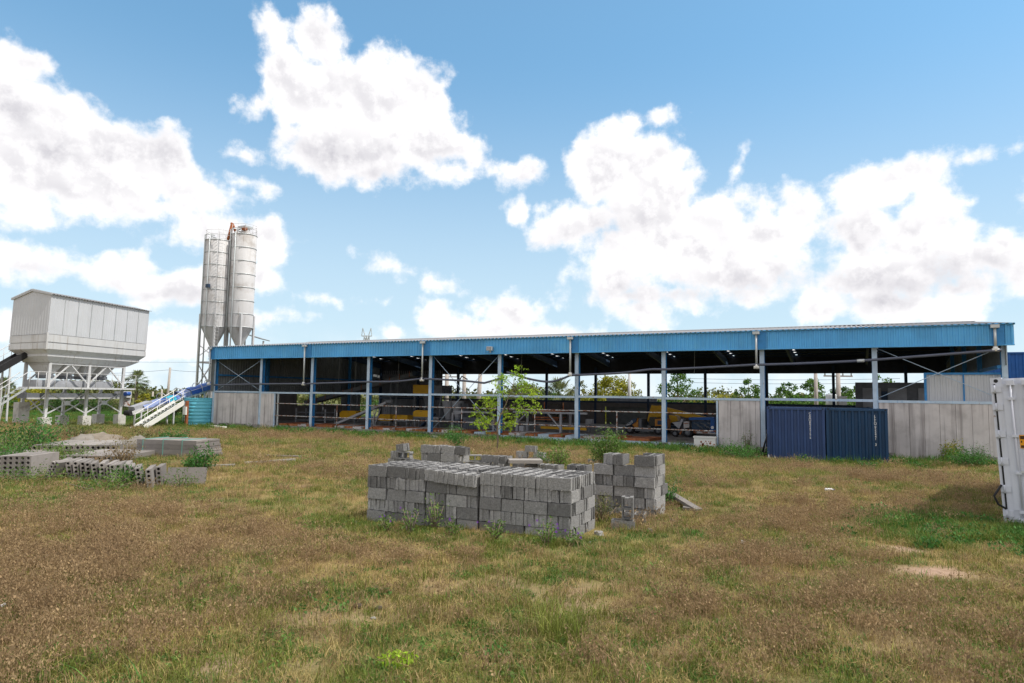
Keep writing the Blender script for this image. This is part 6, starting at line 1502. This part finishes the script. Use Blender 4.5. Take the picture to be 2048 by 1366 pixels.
def scatter_object(name, meshes, x, y, idx, scl, label, rng):
    col = bpy.data.collections.new(name+'_tufts')
    for k, me in enumerate(meshes): ob = bpy.data.objects.new(name+'_tuft_'+'abcdefgh'[k], me); col.objects.link(ob)
    me = bpy.data.meshes.new(name); n = len(x); me.vertices.add(n); z = hgt_np(x, y); me.vertices.foreach_set('co', np.stack([x, y, z], 1).astype(np.float32).ravel())
    rot = np.stack([rng.normal(size=n)*.1, rng.normal(size=n)*.1, rng.uniform(0, 6.28, n)], 1)
    a = me.attributes.new('tuft_rot', 'FLOAT_VECTOR', 'POINT'); a.data.foreach_set('vector', rot.astype(np.float32).ravel())
    a = me.attributes.new('tuft_scale', 'FLOAT', 'POINT'); a.data.foreach_set('value', scl.astype(np.float32)); a = me.attributes.new('tuft_index', 'INT', 'POINT'); a.data.foreach_set('value', idx.astype(np.int32))
    ob = bpy.data.objects.new(name, me); COL.objects.link(ob); tag(ob, label, None, None, 'stuff')
    g = bpy.data.node_groups.new(name+'_scatter', 'GeometryNodeTree'); g.interface.new_socket('Geometry', in_out='INPUT', socket_type='NodeSocketGeometry'); g.interface.new_socket('Geometry', in_out='OUTPUT', socket_type='NodeSocketGeometry')
    N, Lk = g.nodes.new, g.links.new
    gi, go = N('NodeGroupInput'), N('NodeGroupOutput'); ip = N('GeometryNodeInstanceOnPoints'); ci = N('GeometryNodeCollectionInfo'); ci.inputs[0].default_value = col; ci.inputs[1].default_value = True; ci.inputs[2].default_value = True
    def na(nm, ty): q = N('GeometryNodeInputNamedAttribute'); q.data_type = ty; q.inputs[0].default_value = nm; return q.outputs[0]
    er = N('FunctionNodeEulerToRotation'); Lk(na('tuft_rot', 'FLOAT_VECTOR'), er.inputs[0])
    Lk(gi.outputs[0], ip.inputs['Points']); Lk(ci.outputs[0], ip.inputs['Instance']); ip.inputs['Pick Instance'].default_value = True
    Lk(na('tuft_index', 'INT'), ip.inputs['Instance Index']); Lk(er.outputs[0], ip.inputs['Rotation']); Lk(na('tuft_scale', 'FLOAT'), ip.inputs['Scale']); Lk(ip.outputs[0], go.inputs[0])
    md = ob.modifiers.new('scatter', 'NODES'); md.node_group = g
    return ob
def grass():
    rng = np.random.default_rng(77)
    X, Y, Dn = [], [], []
    az0 = YAW
    for d0, d1, dens in ((4.2, 8, 80), (8, 13, 55), (13, 20, 34), (20, 30, 18), (30, 46, 9), (46, 75, 4)):
        area = (d1*d1-d0*d0)*math.tan(R(51)); n = int(area*dens); d = np.sqrt(rng.uniform(d0*d0, d1*d1, n)); t = rng.uniform(-1, 1, n)*math.tan(R(51))
        X.append(CAM.x+d*(FWD.x/math.hypot(FWD.x, FWD.y)+_r0.x*t)); Y.append(CAM.y+d*(FWD.y/math.hypot(FWD.x, FWD.y)+_r0.y*t)); Dn.append(d)
    x, y, d = map(np.concatenate, (X, Y, Dn)); keep = ~((x > -.3) & (x < 50.3) & (y > -.22)) & (y < 40); x, y, d = x[keep], y[keep], d[keep]
    gr, so_, se = masks(x, y); u = rng.uniform(0, 1, len(x)); far = np.clip(d/14, 1, 2.4)**.75
    nearst = (np.abs((x-(PL.x+PR.x)/2)*e1.x+(y-(PL.y+PR.y)/2)*e1.y) < LEN/2+.05) & ((x-PL.x)*n1.x+(y-PL.y)*n1.y > -.16) & ((x-PL.x)*n1.x+(y-PL.y)*n1.y < 1.2)
    kill = nearst | (rng.uniform(0, 1, len(x)) < np.clip(so_*1.15, 0, .97))
    lushz = np.maximum.reduce([sst(y, -4, -1.6)*.9, ell(x, y, 1975, 1068, 2.0, 1.8)])  # second zone: lush grass that also paints in the white container's shade
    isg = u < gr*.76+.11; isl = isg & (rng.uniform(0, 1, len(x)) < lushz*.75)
    iss = ~isg & (rng.uniform(0, 1, len(x)) < se*.8)
    isd = ~isg & ~iss
    def go(nm, sel, meshes, s0, s1, label):
        sel = sel & ~kill; n = int(sel.sum()); scatter_object(nm, meshes, x[sel], y[sel], rng.integers(0, len(meshes), n), rng.uniform(s0, s1, n)*far[sel], label, rng); print(nm, n)
    go('dry_grass', isd, [clump(75, .17, .02, .085, .006, .9, 1, 'dry'), clump(60, .17, .03, .12, .006, .8, 2, 'dry'), clump(70, .18, .015, .06, .007, 1.1, 3, 'dry'), clump(45, .15, .05, .17, .005, .7, 4, 'seed'), clump(50, .16, .03, .1, .006, .8, 5, 'turf')], .8, 1.3, 'short dry tan grass over the yard')
    go('green_grass', isg & ~isl, [clump(75, .17, .03, .11, .006, .8, 11, 'turf'), clump(70, .17, .04, .15, .006, .7, 12, 'turf'), clump(60, .17, .03, .1, .007, .9, 13, 'lush'), clump(50, .16, .03, .12, .006, .8, 14, 'dry'), leafclump(60, .15, .06, .035, 15, 'weed')], .8, 1.3, 'patchy green grass over the yard')
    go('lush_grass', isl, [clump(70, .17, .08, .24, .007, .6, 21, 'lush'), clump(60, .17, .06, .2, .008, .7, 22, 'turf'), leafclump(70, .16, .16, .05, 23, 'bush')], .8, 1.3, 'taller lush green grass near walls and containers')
    go('seed_grass', iss, [clump(44, .18, .09, .24, .0035, .7, 31, 'seed', 6), clump(40, .18, .1, .28, .0035, .8, 32, 'seed', 6), clump(55, .17, .04, .14, .005, .8, 33, 'seed', 1), clump(50, .17, .03, .12, .006, .8, 34, 'dry')], .75, 1.2, 'reddish brown seeding grass in tall patches')
grass()
# a few single tufts and broadleaf plants in the foreground
def tuft(px, py, h, w, n, mat, label, broad=False, seed=1):
    rng = np.random.default_rng(seed); c = G(px, py); t = thing('grass_tuft' if not broad else 'broadleaf_weed', label, 'plant', c)
    me = clump(n, w/2, h*.4, h, .007, .75, seed, mat) if not broad else leafclump(n, w/2, h, .05, seed, mat)
    part('blades' if not broad else 'foliage', me, None, t, local=True)
tuft(1125, 1275, .42, .5, 240, 'turf', 'large green grass tuft in the foreground right of centre', seed=5)
tuft(795, 1330, .12, .34, 150, 'young', 'bright yellow green leafy weed at the bottom of the yard', True, 6)
tuft(755, 1188, .08, .35, 130, 'bush', 'low dark green leafy weed in the pale dry grass', True, 7)
tuft(640, 1210, .1, .8, 200, 'bush', 'spreading green weed patch left of the pale dry grass', True, 8)
tuft(990, 1310, .1, .35, 100, 'bush', 'small green weed left of the large grass tuft', True, 9)
tuft(1310, 1190, .1, .3, 100, 'weed', 'greyish green rosette in the brown grass right of centre', True, 10)
tuft(440, 1165, .35, .3, 70, 'turf', 'thin pale green tuft in the brown grass on the left', seed=11)
tuft(1175, 1240, .3, .4, 90, 'turf', 'small grass tuft up and right of the large green one', seed=12)
def litter():
    def bottle(px, py, ang, lab):
        c = G(px, py)+Z*.06; d = Vector((math.cos(ang), math.sin(ang), 0)); t = thing('plastic_bottle', lab, 'bottle', c)
        part('body', MB().tube([c-d*.09, c+d*.06, c+d*.1], [.034, .034, .014], 10), M_['paper'], t); part('cap', MB().tube([c+d*.1, c+d*.125], .015, 8), M_['tarp'], t)
    bottle(1658, 984, .3, 'white plastic bottle lying in the dry grass towards the containers')
    def scrap(px, py, s, lab, seed):
        rr = random.Random(seed); c = G(px, py)+Z*.08; mb = MB(); vs = [c+Vector((rr.uniform(-s, s), rr.uniform(-s, s), rr.uniform(-s*.6, s*.9))) for _ in range(9)]
        mb.add(vs, [(0, 1, 2), (1, 3, 2), (2, 3, 4), (4, 5, 0), (5, 6, 1), (3, 7, 4), (6, 7, 8), (8, 5, 3)]); solo('paper_scrap', mb, M_['paper'], lab, 'litter')
    scrap(1487, 1096, .05, 'crumpled white paper in the grass right of the block stacks', 3); scrap(3, 1228, .05, 'crumpled white scrap at the left edge of the foreground', 4); scrap(262, 859, .12, 'white scrap in the green grass below the covered conveyor', 5)
    def stone(px, py, s, lab, mt='soil'):
        c = G(px, py); mb = MB(); n, m_ = 10, 6; vs = []
        for j in range(m_):
            for i in range(n):
                t, ph = 2*math.pi*i/n, math.pi*j/(m_-1)-math.pi/2; q = Vector((math.cos(t)*math.cos(ph), math.sin(t)*math.cos(ph)*.8, math.sin(ph)*.55))*s; q += q.normalized()*s*.35*mnoise.noise(q/s*1.4+Vector((px, 0, 0))); vs.append(c+q+Z*s*.2)
        mb.add(vs, [(j*n+i, j*n+(i+1) % n, (j+1)*n+(i+1) % n, (j+1)*n+i) for j in range(m_-1) for i in range(n)], True); solo('clod' if mt == 'bark' else 'stone', mb, M_['dung' if mt == 'bark' else mt], lab, 'stone')
    stone(716, 1215, .055, 'dark dry dung clod in the pale grass, left one', 'bark'); stone(757, 1219, .05, 'flat dark clod in the pale grass, right one', 'bark'); stone(747, 1238, .03, 'small grey stone below the dark clods', 'concrete')
    # black block scraps by the shed kerb
    for px, py, lab in ((838, 876, 'black plastic scrap on the grass by the shed kerb, left one'), (868, 877, 'broken dark block on the grass by the shed kerb')):
        c = G(px, py); mb = MB(); mb.box(c.x-.18, c.x+.18, c.y-.1, c.y+.1, c.z, c.z+.16); mb.box(c.x-.12, c.x-.02, c.y-.108, c.y-.101, c.z+.03, c.z+.13).box(c.x+.02, c.x+.12, c.y-.108, c.y-.101, c.z+.03, c.z+.13); solo('rubble_piece', mb, M_['pipe'] if 'black' in lab else M_['concrete'], lab, 'rubble')
    for k, x in enumerate((25.3, 25.75, 26.2, 26.65)):
        block(Vector((x, -.35, .1)), -Y1, X1, f'grey block under the shed edge right of the young tree, {ordw(k)} from the left', 'blocks under the shed edge')
    def frag(px, py, s, lab):
        rr = random.Random(px); c = G(px, py); n = 7; mb = MB(); ang = rr.uniform(0, 6)
        lo = [(math.cos(ang+i*2*math.pi/n)*s*rr.uniform(.6, 1.2), math.sin(ang+i*2*math.pi/n)*s*rr.uniform(.5, 1.)) for i in range(n)]; tz = [rr.uniform(.3, .8)*s for _ in range(n)]
        vs = [c+Vector((x, y, -.02)) for x, y in lo]+[c+Vector((x*.8, y*.8, z)) for (x, y), z in zip(lo, tz)]
        mb.add(vs, [tuple(range(n, 2*n))]+[(i, (i+1) % n, n+(i+1) % n, n+i) for i in range(n)]); solo('block_fragment', mb, M_['block'], lab, 'rubble', 'broken block pieces round the stacks')
    for px, py, s, lab in ((1196, 1070, .09, 'broken grey block piece at the right flank of the front stack'), (1222, 1082, .05, 'small broken piece in front of the upright hollow block'), (1300, 1062, .07, 'broken grey piece right of the upright hollow block'),
                           (712, 1046, .07, 'broken grey piece at the left end of the front stack'), (1180, 1086, .045, 'smallest chip near the front right corner of the stack'), (1345, 1042, .06, 'grey chip in the grass below the slanting plank'), (760, 968, .1, 'broken piece left of the leaning rear pile'), (940, 950, .08, 'broken piece between the squared and the middle rear piles')):
        frag(px, py, s, lab)
litter()
